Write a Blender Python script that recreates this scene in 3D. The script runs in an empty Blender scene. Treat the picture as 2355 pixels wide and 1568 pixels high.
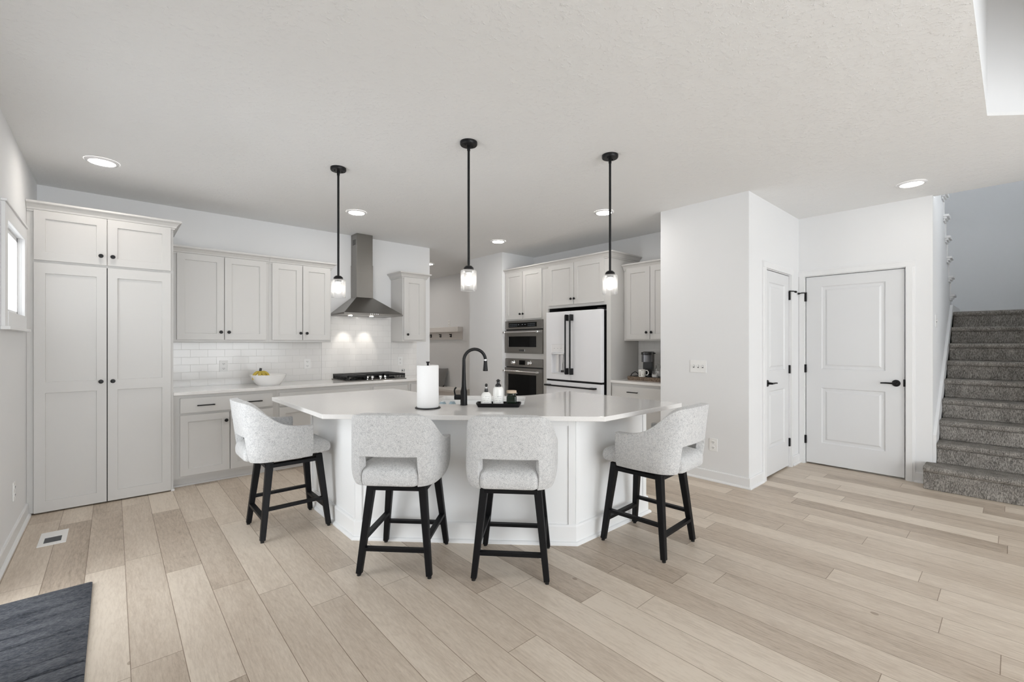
import bpy, bmesh, math, random
from math import pi, sin, cos, radians as R
from mathutils import Vector, Matrix
from mathutils.geometry import tessellate_polygon
random.seed(4)
S = bpy.context.scene
COL = S.collection

# ------------------------------------------------------------------ camera, world, exposure
cd = bpy.data.cameras.new('camera'); cam = bpy.data.objects.new('camera', cd); COL.objects.link(cam)
cam.location = (0, 0, 1.34); cam.rotation_euler = (R(90), 0, R(-41.67))
cd.sensor_width = 36; cd.lens = 1030 / 2355 * 36; cd.shift_y = 5.5 / 2355; cd.clip_start = .05
S.camera = cam
w = bpy.data.worlds.new('sky'); S.world = w; w.use_nodes = True
bg = w.node_tree.nodes['Background']; bg.inputs[0].default_value = (.935, .97, 1, 1); bg.inputs[1].default_value = 7.1
S.view_settings.view_transform = 'Standard'; S.view_settings.look = 'None'
S.view_settings.exposure = 0.06; S.view_settings.gamma = 1; S.view_settings.use_curve_mapping = False
S.cycles.use_denoising = True; S.cycles.max_bounces = 12; S.cycles.diffuse_bounces = 8
S.cycles.sample_clamp_indirect = 6
def portal(loc, rot, sx, sy):       # daylight comes from the sky through wall openings; this only guides sampling
    l = bpy.data.lights.new('window_daylight', 'AREA'); l.shape = 'RECTANGLE'; l.size = sx; l.size_y = sy
    l.cycles.is_portal = True
    o = bpy.data.objects.new('window_daylight', l); COL.objects.link(o); o.location = loc; o.rotation_euler = rot
H = 2.745                            # ceiling height
portal((-.63, 3.12, 1.03), (0, R(-90), 0), 2.04, 1.0)
portal((-.63, 4.5, 1.82), (0, R(-90), 0), .55, .7)
portal((1.825, -4.12, 1.25), (R(90), 0, 0), 4.15, 2.4)
portal((7.2, -.67, 4.0), (R(90), 0, 0), 1.0, 1.2)

# ------------------------------------------------------------------ materials
class NT:
    def __init__(s, name):
        s.m = bpy.data.materials.new(name); s.m.use_nodes = True; s.t = s.m.node_tree
        s.b = s.t.nodes['Principled BSDF']; s.out = s.t.nodes['Material Output']
    def n(s, kind, **kw):
        x = s.t.nodes.new('ShaderNode' + kind)
        for k, v in kw.items():
            if k.startswith('i_'): x.inputs[k[2:].replace('_', ' ')].default_value = v
            else: setattr(x, k, v)
        return x
    def l(s, a, b): s.t.links.new(a, b)
    def math(s, op, a, b=None, c=None):
        x = s.n('Math', operation=op)
        for i, v in enumerate((a, b, c)):
            if v is None: continue
            if isinstance(v, (int, float)): x.inputs[i].default_value = v
            else: s.l(v, x.inputs[i])
        return x.outputs[0]
    def ramp(s, fac, stops):
        x = s.n('ValToRGB'); e = x.color_ramp.elements
        while len(e) < len(stops): e.new(.5)
        for q, (p, c) in zip(e, stops): q.position = p; q.color = (*c, 1)
        s.l(fac, x.inputs[0]); return x.outputs[0]
    def bump(s, h, strength, dist=.001):
        x = s.n('Bump'); x.inputs['Strength'].default_value = strength; x.inputs['Distance'].default_value = dist
        s.l(h, x.inputs['Height']); s.l(x.outputs[0], s.b.inputs['Normal'])
    def set(s, col=None, rough=None, metal=None, spec=None, **kw):
        if col: s.b.inputs['Base Color'].default_value = (*col, 1)
        if rough is not None: s.b.inputs['Roughness'].default_value = rough
        if metal is not None: s.b.inputs['Metallic'].default_value = metal
        if spec is not None: s.b.inputs['Specular IOR Level'].default_value = spec
        for k, v in kw.items(): s.b.inputs[k.replace('_', ' ')].default_value = v
        return s
    def obj(s): return s.n('TexCoord').outputs['Object']
    def noise(s, scale, detail=2, vec=None, rough=.5):
        x = s.n('TexNoise'); x.inputs['Scale'].default_value = scale; x.inputs['Detail'].default_value = detail
        x.inputs['Roughness'].default_value = rough
        s.l(vec if vec else s.obj(), x.inputs['Vector']); return x.outputs['Fac']
def flat(name, col, rough=.5, metal=0, spec=.5, bump=None, **kw):
    t = NT(name).set(col, rough, metal, spec, **kw)
    if bump: t.bump(t.noise(bump[0], 3), bump[1], bump[2] if len(bump) > 2 else .001)
    return t.m
M = {}
M['wall'] = flat('wall_paint', (.78, .787, .795), .75, bump=(180, .25, .0006))
M['ceil'] = None
t = NT('ceiling_texture').set((.81, .815, .815), .9, spec=.2)
n1 = t.noise(46, 4, rough=.65); n2 = t.noise(9, 2)
t.bump(t.math('MULTIPLY', t.math('SMOOTH_MAX', n1, .52, .08), t.math('ADD', n2, .35)), 1.0, .0085); M['ceil'] = t.m
M['trim'] = flat('white_trim', (.79, .795, .80), .38)
M['door'] = flat('door_white', (.72, .728, .738), .42)
M['cab'] = flat('cabinet_grey', (.595, .587, .573), .42, bump=(300, .05, .0003))
M['island'] = flat('island_white', (.88, .89, .895), .42)
M['black'] = flat('matte_black', (.006, .006, .007), .40, spec=.3)
M['blackwood'] = flat('black_wood', (.0045, .0045, .0055), .5, spec=.22, bump=(90, .2, .0005))
M['blackplastic'] = flat('black_plastic', (.010, .010, .011), .25)
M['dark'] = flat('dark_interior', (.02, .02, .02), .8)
M['glassblack'] = flat('black_glass', (.002, .002, .002), .08, spec=.18)
M['white'] = flat('white_enamel', (.82, .82, .83), .22)
M['fridge'] = flat('matte_white_steel', (.80, .805, .83), .45)
M['paper'] = flat('paper_towel', (.88, .88, .88), .95, bump=(160, .5, .002))
M['plate'] = flat('white_plate', (.84, .84, .83), .35)
M['slot'] = flat('socket_slot', (.05, .05, .05), .6)
M['ceramic'] = flat('white_ceramic', (.86, .855, .845), .12)
M['chrome'] = flat('chrome', (.85, .85, .85), .08, 1)
M['grille'] = flat('vent_grille', (.13, .135, .14), .6)
t = NT('brushed_steel').set((.27, .258, .242), .30, 1)
mp = t.n('Mapping'); mp.inputs['Scale'].default_value = (4, 4, 260); t.l(t.obj(), mp.inputs[0])
nz = t.noise(1, 3, mp.outputs[0]); t.l(t.math('ADD', t.math('MULTIPLY', nz, .12), .24), t.b.inputs['Roughness']); t.bump(nz, .03); M['steel'] = t.m
t = NT('quartz_white').set((.80, .79, .78), .07, spec=.5)
t.l(t.ramp(t.noise(260, 2), [(.3, (.745, .732, .718)), (.7, (.805, .793, .78))]), t.b.inputs['Base Color']); M['quartz'] = t.m
# oak planks, running along y
t = NT('oak_planks').set(rough=.42, spec=.4)
sx = t.n('SeparateXYZ'); t.l(t.obj(), sx.inputs[0]); X, Y = sx.outputs[0], sx.outputs[1]
PW, PL = .175, 1.22
u = t.math('DIVIDE', t.math('ADD', X, 3.0 + .297 + .15), PW); row = t.math('FLOOR', u); fu = t.math('FRACT', u)
wn = t.n('TexWhiteNoise', noise_dimensions='1D'); t.l(row, wn.inputs['W'])
v = t.math('ADD', t.math('DIVIDE', Y, PL), t.math('MULTIPLY', wn.outputs['Value'], 7.31)); fv = t.math('FRACT', v); pid = t.math('FLOOR', v)
cmb = t.n('CombineXYZ'); t.l(row, cmb.inputs[0]); t.l(pid, cmb.inputs[1])
w2 = t.n('TexWhiteNoise', noise_dimensions='2D'); t.l(cmb.outputs[0], w2.inputs['Vector']); rnd = w2.outputs['Value']
sc = t.n('SeparateColor'); t.l(w2.outputs['Color'], sc.inputs[0]); r2 = sc.outputs[1]; r3 = sc.outputs[2]
gv = t.n('CombineXYZ'); t.l(t.math('ADD', t.math('MULTIPLY', X, 1.0), t.math('MULTIPLY', rnd, 37)), gv.inputs[0])
t.l(t.math('ADD', t.math('MULTIPLY', Y, .13), t.math('MULTIPLY', r2, 19)), gv.inputs[1]); t.l(t.math('MULTIPLY', r3, 23), gv.inputs[2])
g1 = t.noise(7, 5, gv.outputs[0], .6); g2 = t.noise(95, 4, gv.outputs[0], .7); g3 = t.noise(260, 3, gv.outputs[0], .7)
wv = t.n('CombineXYZ'); t.l(t.math('ADD', t.math('MULTIPLY', X, 1.0), t.math('MULTIPLY', rnd, 37)), wv.inputs[0])
t.l(t.math('ADD', t.math('MULTIPLY', Y, .11), t.math('MULTIPLY', r2, 19)), wv.inputs[1]); t.l(t.math('MULTIPLY', r3, 23), wv.inputs[2])
rings = t.math('FRACT', t.math('MULTIPLY', t.noise(6.5, 1.6, wv.outputs[0], .4), 20))
rg = t.math('POWER', t.math('MULTIPLY', t.math('ABSOLUTE', t.math('SUBTRACT', rings, .5)), 2), 5)
tone = t.math('ADD', t.math('MULTIPLY', rnd, .40), t.math('MULTIPLY', g1, .50))
tone = t.math('ADD', tone, t.math('ADD', t.math('ADD', t.math('MULTIPLY', g2, .56), t.math('MULTIPLY', g3, .26)), t.math('MULTIPLY', rg, -.065)))
tone = t.math('SUBTRACT', tone, .285)
colr = t.ramp(tone, [(.16, (.265, .207, .155)), (.46, (.505, .422, .338)), (.80, (.70, .615, .515))])
kn = t.n('TexVoronoi'); kn.inputs['Scale'].default_value = 4.0
kv = t.n('CombineXYZ'); t.l(t.math('ADD', X, t.math('MULTIPLY', rnd, 9)), kv.inputs[0]); t.l(t.math('ADD', t.math('MULTIPLY', Y, .75), t.math('MULTIPLY', r2, 7)), kv.inputs[1]); t.l(kv.outputs[0], kn.inputs['Vector'])
knot = t.math('LESS_THAN', kn.outputs['Distance'], t.math('MULTIPLY', r3, .055))
mk = t.n('MixRGB', blend_type='MULTIPLY'); t.l(t.math('MULTIPLY', knot, .55), mk.inputs[0]); t.l(colr, mk.inputs[1]); mk.inputs[2].default_value = (.35, .28, .22, 1)
eu = t.math('MINIMUM', fu, t.math('SUBTRACT', 1, fu)); ev = t.math('MINIMUM', fv, t.math('SUBTRACT', 1, fv))
seam = t.math('MAXIMUM', t.math('LESS_THAN', eu, .0085), t.math('LESS_THAN', ev, .0012))
mx = t.n('MixRGB', blend_type='MULTIPLY'); t.l(t.math('MULTIPLY', seam, .8), mx.inputs[0]); t.l(mk.outputs[0], mx.inputs[1]); mx.inputs[2].default_value = (.30, .24, .19, 1)
t.l(mx.outputs[0], t.b.inputs['Base Color'])
t.bump(t.math('SUBTRACT', t.math('MULTIPLY', g2, .25), t.math('MULTIPLY', seam, 1.0)), .25, .001); M['oak'] = t.m
# subway tile (x along the wall, z up)
def tile(name, axis, x0, z0):
    t = NT(name).set(rough=.14)
    s_ = t.n('SeparateXYZ'); t.l(t.obj(), s_.inputs[0]); c = t.n('CombineXYZ')
    t.l(t.math('ADD', s_.outputs[axis], x0), c.inputs[0]); t.l(t.math('ADD', s_.outputs[2], z0), c.inputs[1])
    b = t.n('TexBrick', offset=.5, offset_frequency=2); t.l(c.outputs[0], b.inputs['Vector'])
    b.inputs['Scale'].default_value = 1; b.inputs['Brick Width'].default_value = .1535; b.inputs['Row Height'].default_value = .0785
    b.inputs['Mortar Size'].default_value = .0016; b.inputs['Mortar Smooth'].default_value = .6
    b.inputs['Color1'].default_value = (.80, .79, .775, 1); b.inputs['Color2'].default_value = (.83, .82, .805, 1); b.inputs['Mortar'].default_value = (.69, .68, .66, 1)
    t.l(b.outputs['Color'], t.b.inputs['Base Color']); t.bump(t.math('SUBTRACT', 1, b.outputs['Fac']), .6, .002); return t.m
M['tile'] = tile('subway_tile', 0, -.525 + .1535 * 10, -1.352 + .0785 * 30)
M['tile2'] = tile('subway_tile_nook', 1, 10, -1.352 + .0785 * 30)
# boucle
t = NT('boucle_fabric').set(rough=.95, spec=.15, Sheen_Weight=.25)
o_ = t.obj()
mh = t.n('Mapping'); mh.inputs['Scale'].default_value = (1, 1, .45); t.l(o_, mh.inputs[0]); mv = t.n('Mapping'); mv.inputs['Scale'].default_value = (.45, .45, 1); t.l(o_, mv.inputs[0])
a = t.math('ADD', t.math('MULTIPLY', t.noise(420, 3, mh.outputs[0], .7), .5), t.math('MULTIPLY', t.noise(420, 3, mv.outputs[0], .7), .5))
b_ = t.noise(60, 3, o_)
t.l(t.ramp(t.math('ADD', t.math('MULTIPLY', a, .86), t.math('MULTIPLY', b_, .14)), [(.37, (.24, .245, .255)), (.455, (.52, .525, .535)), (.53, (.69, .69, .685)), (.62, (.77, .77, .765))]), t.b.inputs['Base Color'])
t.bump(a, .9, .004); M['boucle'] = t.m
# carpet
t = NT('grey_carpet').set(rough=1, spec=.05)
o_ = t.obj(); mp = t.n('Mapping'); mp.inputs['Scale'].default_value = (1, 1, .25); t.l(o_, mp.inputs[0])
a = t.noise(185, 4, mp.outputs[0], .85); b_ = t.noise(11, 2, o_)
t.l(t.ramp(t.math('ADD', t.math('MULTIPLY', a, .85), t.math('MULTIPLY', b_, .15)), [(.40, (.10, .093, .086)), (.5, (.27, .253, .233)), (.61, (.54, .505, .465))]), t.b.inputs['Base Color'])
t.bump(a, 1, .006); M['carpet'] = t.m
# woven rug
t = NT('woven_rug').set(rough=1, spec=.05)
o_ = t.obj(); mp = t.n('Mapping'); mp.inputs['Scale'].default_value = (.35, 1, 1); t.l(o_, mp.inputs[0])
a = t.noise(170, 3, mp.outputs[0], .7); b_ = t.noise(14, 3, mp.outputs[0])
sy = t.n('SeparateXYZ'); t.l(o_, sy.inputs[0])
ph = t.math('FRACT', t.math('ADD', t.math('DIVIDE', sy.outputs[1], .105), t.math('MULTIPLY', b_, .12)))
gr = t.math('LESS_THAN', t.math('MINIMUM', ph, t.math('SUBTRACT', 1, ph)), t.math('MULTIPLY', t.noise(9, 2), .13))  # groove shade painted into the weave colour as dark stripes
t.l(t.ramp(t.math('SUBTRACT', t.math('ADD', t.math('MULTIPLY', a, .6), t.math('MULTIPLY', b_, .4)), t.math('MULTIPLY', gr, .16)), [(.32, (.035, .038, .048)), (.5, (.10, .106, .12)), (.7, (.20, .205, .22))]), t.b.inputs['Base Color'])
t.bump(a, 1, .008); M['rug'] = t.m
# rustic wood
t = NT('rustic_wood').set(rough=.8)
mp = t.n('Mapping'); mp.inputs['Scale'].default_value = (12, 2, 30); t.l(t.obj(), mp.inputs[0]); a = t.noise(4, 4, mp.outputs[0])
t.l(t.ramp(a, [(.35, (.06, .04, .028)), (.6, (.24, .175, .125))]), t.b.inputs['Base Color']); t.bump(a, .6, .004); M['rustic'] = t.m
M['lidwood'] = flat('light_wood_lid', (.55, .44, .33), .7)
# glass
def glassy(name, clear, white, seeds=None):
    t = NT(name); tr = t.n('BsdfTransparent'); tr.inputs[0].default_value = (.97, .97, .97, 1)
    gl = t.n('BsdfGlossy'); gl.inputs['Roughness'].default_value = .06
    tl = t.n('BsdfTranslucent'); tl.inputs[0].default_value = (.95, .95, .95, 1)
    fr = t.n('LayerWeight'); fr.inputs[0].default_value = .35
    m1 = t.n('MixShader'); m2 = t.n('MixShader')
    t.l(t.math('MULTIPLY', fr.outputs['Fresnel'], .7), m1.inputs[0]); t.l(tr.outputs[0], m1.inputs[1]); t.l(gl.outputs[0], m1.inputs[2])
    if seeds:
        vz = t.noise(seeds, 3, None, .7)
        fac = t.math('ADD', t.math('MULTIPLY', t.math('SMOOTHSTEP' if False else 'MULTIPLY', vz, vz), white * 2.2), white * .25)
        t.l(t.math('MINIMUM', t.math('ADD', fac, t.math('MULTIPLY', t.math('POWER', fr.outputs['Facing'], 3), .10)), 1), m2.inputs[0])
        bp = t.n('Bump'); bp.inputs['Strength'].default_value = .8; bp.inputs['Distance'].default_value = .002; t.l(vz, bp.inputs['Height']); t.l(bp.outputs[0], gl.inputs['Normal'])
    else: m2.inputs[0].default_value = white
    t.l(m1.outputs[0], m2.inputs[1]); t.l(tl.outputs[0], m2.inputs[2]); t.l(m2.outputs[0], t.out.inputs[0]); return t.m
M['seeded'] = glassy('seeded_glass', .7, .042, 240)
M['glass'] = glassy('clear_glass', .9, .08)
M['jarglass'] = flat('dark_green_glass', (.008, .016, .009), .05)
def emit(name, col, st):
    t = NT(name); e = t.n('Emission'); e.inputs[0].default_value = (*col, 1); e.inputs[1].default_value = st; t.l(e.outputs[0], t.out.inputs[0]); return t.m
M['lamp'] = emit('downlight_lens', (1, .955, .90), 100); M['lampdim'] = emit('dimmed_downlight_lens', (1, .955, .90), 22); M['lampmud'] = emit('mudroom_downlight_lens', (1, .93, .86), 60)
M['bulb'] = emit('lit_bulb', (1, .95, .88), 26)
M['hoodlamp'] = emit('hood_lamp', (1, .95, .88), 60)
M['led'] = emit('panel_digits', (.8, .9, 1), .8)
M['blue'] = flat('blue_glaze', (.34, .44, .50), .3)
M['pillow'] = flat('grey_pillow', (.20, .195, .19), .95, bump=(200, .6, .003))
M['benchtop'] = flat('bench_paint', (.76, .73, .70), .5)
t = NT('banana_skin').set(rough=.5); sz = t.n('SeparateXYZ'); t.l(t.obj(), sz.inputs[0])
t.l(t.ramp(t.math('ADD', t.math('MULTIPLY', t.noise(45, 3), .5), t.math('MULTIPLY', sz.outputs[2], 4)), [(.25, (.50, .36, .045)), (.60, (.46, .36, .06)), (.78, (.06, .035, .012))]), t.b.inputs['Base Color']); M['banana'] = t.m
t = NT('printed_bottle').set((.84, .84, .82), .3); s_ = t.n('SeparateXYZ'); t.l(t.obj(), s_.inputs[0])
band = t.math('LESS_THAN', t.math('FRACT', t.math('MULTIPLY', s_.outputs[2], 75)), .3)
c_ = t.n('CombineXYZ'); t.l(t.math('MULTIPLY', s_.outputs[0], 260), c_.inputs[0]); t.l(t.math('MULTIPLY', t.math('FLOOR', t.math('MULTIPLY', s_.outputs[2], 75)), 3.7), c_.inputs[1])
lt = t.math('GREATER_THAN', t.noise(1, 1, c_.outputs[0]), .47)
zone = t.math('MULTIPLY', t.math('LESS_THAN', t.math('ABSOLUTE', t.math('SUBTRACT', s_.outputs[0], 0)), .022), t.math('LESS_THAN', s_.outputs[2], .078))
zone = t.math('MULTIPLY', zone, t.math('GREATER_THAN', s_.outputs[2], .012)); zone = t.math('MULTIPLY', zone, t.math('LESS_THAN', s_.outputs[1], 0))
mx = t.n('MixRGB'); t.l(t.math('MULTIPLY', t.math('MULTIPLY', band, lt), zone), mx.inputs[0]); mx.inputs[1].default_value = (.86, .86, .84, 1); mx.inputs[2].default_value = (.50, .50, .49, 1); t.l(mx.outputs[0], t.b.inputs['Base Color']); M['bottle'] = t.m
t = NT('printed_mug').set(rough=.2); t.l(t.ramp(t.noise(55, 2), [(.58, (.85, .84, .81)), (.64, (.12, .10, .06))]), t.b.inputs['Base Color']); M['mug'] = t.m

# ------------------------------------------------------------------ mesh helpers
class MB:
    def __init__(s): s.bm = bmesh.new()
    def box(s, x0, x1, y0, y1, z0, z1):
        v = [s.bm.verts.new((x, y, z)) for z in (z0, z1) for y in (y0, y1) for x in (x0, x1)]
        for f in ((0, 2, 3, 1), (4, 5, 7, 6), (0, 1, 5, 4), (2, 6, 7, 3), (0, 4, 6, 2), (1, 3, 7, 5)): s.bm.faces.new([v[i] for i in f])
        return s
    def prism(s, poly, z0, z1, hole=None, axis='z'):
        def P(p, z): return {'z': (p[0], p[1], z), 'y': (p[0], z, p[1]), 'x': (z, p[0], p[1])}[axis]
        loops = [poly] + ([hole] if hole else [])
        allp = [p for l in loops for p in l]
        lo = [s.bm.verts.new(P(p, z0)) for p in allp]; hi = [s.bm.verts.new(P(p, z1)) for p in allp]
        if hole:
            for tri in tessellate_polygon([[Vector((p[0], p[1], 0)) for p in l] for l in loops]):
                for L in (lo, hi):
                    try: s.bm.faces.new([L[i] for i in tri])
                    except ValueError: pass
        else: s.bm.faces.new(lo[::-1]); s.bm.faces.new(hi)
        k = 0
        for l in loops:
            n = len(l)
            for i in range(n): a, b = k + i, k + (i + 1) % n; s.bm.faces.new([lo[a], lo[b], hi[b], hi[a]])
            k += n
        return s
    def ring(s, outer, inner, z0, z1):
        n = len(outer); L = [[s.bm.verts.new((p[0], p[1], z)) for p in q] for q, z in ((outer, z0), (outer, z1), (inner, z1), (inner, z0))]
        for a, b in ((0, 1), (1, 2), (2, 3), (3, 0)):
            for i in range(n): s.bm.faces.new([L[a][i], L[a][(i + 1) % n], L[b][(i + 1) % n], L[b][i]])
        return s
    def lathe(s, prof, seg=24, c=(0, 0, 0), close=True):
        rings = []
        for r, z in prof:
            if r < 1e-6: rings.append([s.bm.verts.new((c[0], c[1], c[2] + z))])
            else: rings.append([s.bm.verts.new((c[0] + r * cos(2 * pi * i / seg), c[1] + r * sin(2 * pi * i / seg), c[2] + z)) for i in range(seg)])
        for a, b in zip(rings, rings[1:]):
            for i in range(seg):
                j = (i + 1) % seg
                q = [a[i % len(a)], a[j % len(a)], b[j % len(b)], b[i % len(b)]]
                q = list(dict.fromkeys(q))
                if len(q) > 2: s.bm.faces.new(q)
        if close:
            for rg in (rings[0], rings[-1]):
                if len(rg) > 2: s.bm.faces.new(rg)
        return s
    def tube(s, pts, r, seg=10, cap=True):
        pts = [Vector(p) for p in pts]; rs = r if isinstance(r, (list, tuple)) else [r] * len(pts)
        rings = []; ref = None
        for i, p in enumerate(pts):
            d = (pts[min(i + 1, len(pts) - 1)] - pts[max(i - 1, 0)]).normalized()
            if ref is None: ref = d.cross(Vector((0, 0, 1)) if abs(d.z) < .9 else Vector((1, 0, 0))).normalized()
            a = (ref - d * ref.dot(d)).normalized(); b = d.cross(a); ref = a
            rings.append([s.bm.verts.new(p + (a * cos(2 * pi * k / seg) + b * sin(2 * pi * k / seg)) * rs[i]) for k in range(seg)])
        for a, b in zip(rings, rings[1:]):
            for k in range(seg): s.bm.faces.new([a[k], a[(k + 1) % seg], b[(k + 1) % seg], b[k]])
        if cap: s.bm.faces.new(rings[0][::-1]); s.bm.faces.new(rings[-1])
        return s
    def bar(s, p0, p1, a0, b0, a1=None, b1=None, up=(0, 1, 0)):   # rectangular bar, possibly tapered
        p0, p1 = Vector(p0), Vector(p1); d = (p1 - p0).normalized(); a1 = a1 or a0; b1 = b1 or b0
        e = Vector(up); x = d.cross(e).normalized(); y = d.cross(x).normalized()
        v = []
        for p, A, B in ((p0, a0, b0), (p1, a1, b1)):
            v.append([s.bm.verts.new(p + x * i * A / 2 + y * j * B / 2) for i, j in ((-1, -1), (1, -1), (1, 1), (-1, 1))])
        s.bm.faces.new(v[0][::-1]); s.bm.faces.new(v[1])
        for i in range(4): s.bm.faces.new([v[0][i], v[0][(i + 1) % 4], v[1][(i + 1) % 4], v[1][i]])
        return s
    def sweep(s, path, prof, side=1):   # mitred moulding: path [(x,y)], prof [(out,z)], out on the right-hand side of travel when side=1
        n = len(path); P = [Vector(p) for p in path]; rings = []
        for i in range(n):
            d1 = (P[i] - P[i - 1]).normalized() if i else None
            d2 = (P[i + 1] - P[i]).normalized() if i < n - 1 else None
            nr = lambda d: Vector((d.y, -d.x)) * side
            if d1 is None: m = nr(d2)
            elif d2 is None: m = nr(d1)
            else:
                a, b = nr(d1), nr(d2); m = (a + b); m = m / (1 + a.dot(b))
            rings.append([s.bm.verts.new((P[i].x + m.x * o, P[i].y + m.y * o, z)) for o, z in prof])
        for a, b in zip(rings, rings[1:]):
            for k in range(len(prof)): s.bm.faces.new([a[k], a[(k + 1) % len(prof)], b[(k + 1) % len(prof)], b[k]])
        s.bm.faces.new(rings[0]); s.bm.faces.new(rings[-1]); return s
    def panel(s, x0, x1, z0, z1, yf, t, panels, loops):   # slab facing -y at y=yf with inset panels
        xs = sorted({x0, x1, *[p[0] for p in panels], *[p[1] for p in panels]}); zs = sorted({z0, z1, *[p[2] for p in panels], *[p[3] for p in panels]})
        V = {}
        def gv(x, z, y=None):
            k = (round(x, 5), round(z, 5), y)
            if k not in V: V[k] = s.bm.verts.new((x, yf if y is None else y, z))
            return V[k]
        for i in range(len(xs) - 1):
            for j in range(len(zs) - 1):
                cx, cz = (xs[i] + xs[i + 1]) / 2, (zs[j] + zs[j + 1]) / 2
                if any(p[0] < cx < p[1] and p[2] < cz < p[3] for p in panels): continue
                s.bm.faces.new([gv(xs[i], zs[j]), gv(xs[i + 1], zs[j]), gv(xs[i + 1], zs[j + 1]), gv(xs[i], zs[j + 1])])
        for p in panels:
            gx = [x for x in xs if p[0] <= x <= p[1]]; gz = [z for z in zs if p[2] <= z <= p[3]]
            prev = [gv(x, p[2]) for x in gx] + [gv(p[1], z) for z in gz[1:]] + [gv(x, p[3]) for x in gx[-2::-1]] + [gv(p[0], z) for z in gz[-2:0:-1]]
            co = [(v.co.x, v.co.z) for v in prev]
            for ins, dep in loops:
                cur = []
                for cx, cz in co:
                    nx = min(max(cx, p[0] + ins), p[1] - ins); nz = min(max(cz, p[2] + ins), p[3] - ins)
                    cur.append(s.bm.verts.new((nx, yf + dep, nz)))
                m = len(prev)
                for k in range(m): s.bm.faces.new([prev[k], prev[(k + 1) % m], cur[(k + 1) % m], cur[k]])
                prev = cur
            s.bm.faces.new(prev)
        bot = [gv(x, z0) for x in xs]; rgt = [gv(x1, z) for z in zs]; top = [gv(x, z1) for x in xs[::-1]]; lft = [gv(x0, z) for z in zs[::-1]]
        ring = bot + rgt[1:] + top[1:] + lft[1:-1]; bk = [s.bm.verts.new((v.co.x, yf + t, v.co.z)) for v in ring]; m = len(ring)
        for k in range(m): s.bm.faces.new([ring[k], bk[k], bk[(k + 1) % m], ring[(k + 1) % m]])
        s.bm.faces.new(bk[::-1]); return s
    def build(s, name, mat, parent=None, bevel=0, smooth=False, sub=0, seg=2):
        bmesh.ops.recalc_face_normals(s.bm, faces=s.bm.faces)
        me = bpy.data.meshes.new(name); s.bm.to_mesh(me); s.bm.free(); me.materials.append(M[mat] if isinstance(mat, str) else mat)
        if smooth:
            for p in me.polygons: p.use_smooth = True
        o = bpy.data.objects.new(name, me); COL.objects.link(o)
        if parent: o.parent = parent
        if bevel:
            b = o.modifiers.new('bevel', 'BEVEL'); b.width = bevel; b.segments = seg; b.limit_method = 'ANGLE'; b.angle_limit = R(40)
        if sub:
            q = o.modifiers.new('sub', 'SUBSURF'); q.levels = sub; q.render_levels = sub
        if smooth == 'auto':
            for p in me.polygons: p.use_smooth = False
            es = o.modifiers.new('edge', 'EDGE_SPLIT'); es.split_angle = R(38)
            for p in me.polygons: p.use_smooth = True
        return o
def thing(name, label, cat, loc=(0, 0, 0), rz=0, group=None):
    o = bpy.data.objects.new(name, None); o.empty_display_size = .05; COL.objects.link(o)
    o.location = loc; o.rotation_euler = (0, 0, rz); o['label'] = label; o['category'] = cat
    if group: o['group'] = group
    return o
def tag(o, label, cat, group=None):
    o['label'] = label; o['category'] = cat
    if group: o['group'] = group
    return o
def struct(o): o['kind'] = 'structure'; return o
def copy_thing(root, label, loc, rz=None):
    def cp(o, par):
        c = o.copy(); COL.objects.link(c)
        if par: c.parent = par
        for ch in [k for k in bpy.data.objects if k.parent == o]: cp(ch, c)
        return c
    c = cp(root, None); c.location = loc; c['label'] = label
    if rz is not None: c.rotation_euler = (0, 0, rz)
    return c
def fillet(poly, radii, n=8):
    out = []
    N = len(poly)
    for i, p in enumerate(poly):
        r = radii.get(i, 0); p = Vector(p)
        if not r: out.append(tuple(p)); continue
        a = (Vector(poly[i - 1]) - p).normalized(); b = (Vector(poly[(i + 1) % N]) - p).normalized()
        th = a.angle(b); tl = r / math.tan(th / 2); c = p + (a + b).normalized() * (r / sin(th / 2))
        s0 = p + a * tl - c; s1 = p + b * tl - c
        ang = s0.angle(s1); sg = 1 if s0.cross(s1) > 0 else -1
        for k in range(n + 1):
            q = s0.copy(); q.rotate(Matrix.Rotation(sg * ang * k / n, 2)); out.append(tuple(c + q))
    return out

# ------------------------------------------------------------------ the setting
XL, YA, XF, XB, XD = -.505, 5.75, 5.15, 4.37, 5.80
struct(MB().prism([(-.63, -4.1), (8.6, -4.1), (8.6, 2.5), (5.9, 2.5), (5.9, 10.1), (-.63, 10.1)], -.1, 0).build('floor', 'oak'))
m = MB()
m.prism([(-.63, .115), (5.86, .115), (5.86, 10.1), (-.63, 10.1)], H, H + .02)
m.prism([(-.63, -4.1), (.3, -4.1), (.3, .115), (-.63, .115)], H, H + .02)
m.prism([(4.03, .115), (5.0, -.855), (5.0, -1.0), (5.86, -1.0), (5.86, .115)], H, H + .02); m.prism([(.3, -4.1), (5.86, -4.1), (5.86, -1.0), (.3, -1.0)], H, H + .02)
struct(m.build('ceiling', 'ceil'))
# walls of the two-storey opening over the viewer, and the roof above it
m = MB(); Z2 = 5.4
m.prism([(.2, .115), (4.03, .115), (5.0, -.855), (5.0, -1.0), (5.12, -1.0), (5.12, -.805), (4.08, .235), (.2, .235)], H + .02, Z2)
m.box(.18, .3, -1.0, .115, H + .02, Z2); m.box(.18, 5.12, -1.12, -1.0, H + .02, Z2)  # unseen near wall set close to limit daylight in the opening
struct(m.build('wall_upper', 'wall'))
struct(MB().box(-.63, 8.75, -4.2, 10.1, Z2, Z2 + .1).build('ceiling_upper', 'ceil'))
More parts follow.
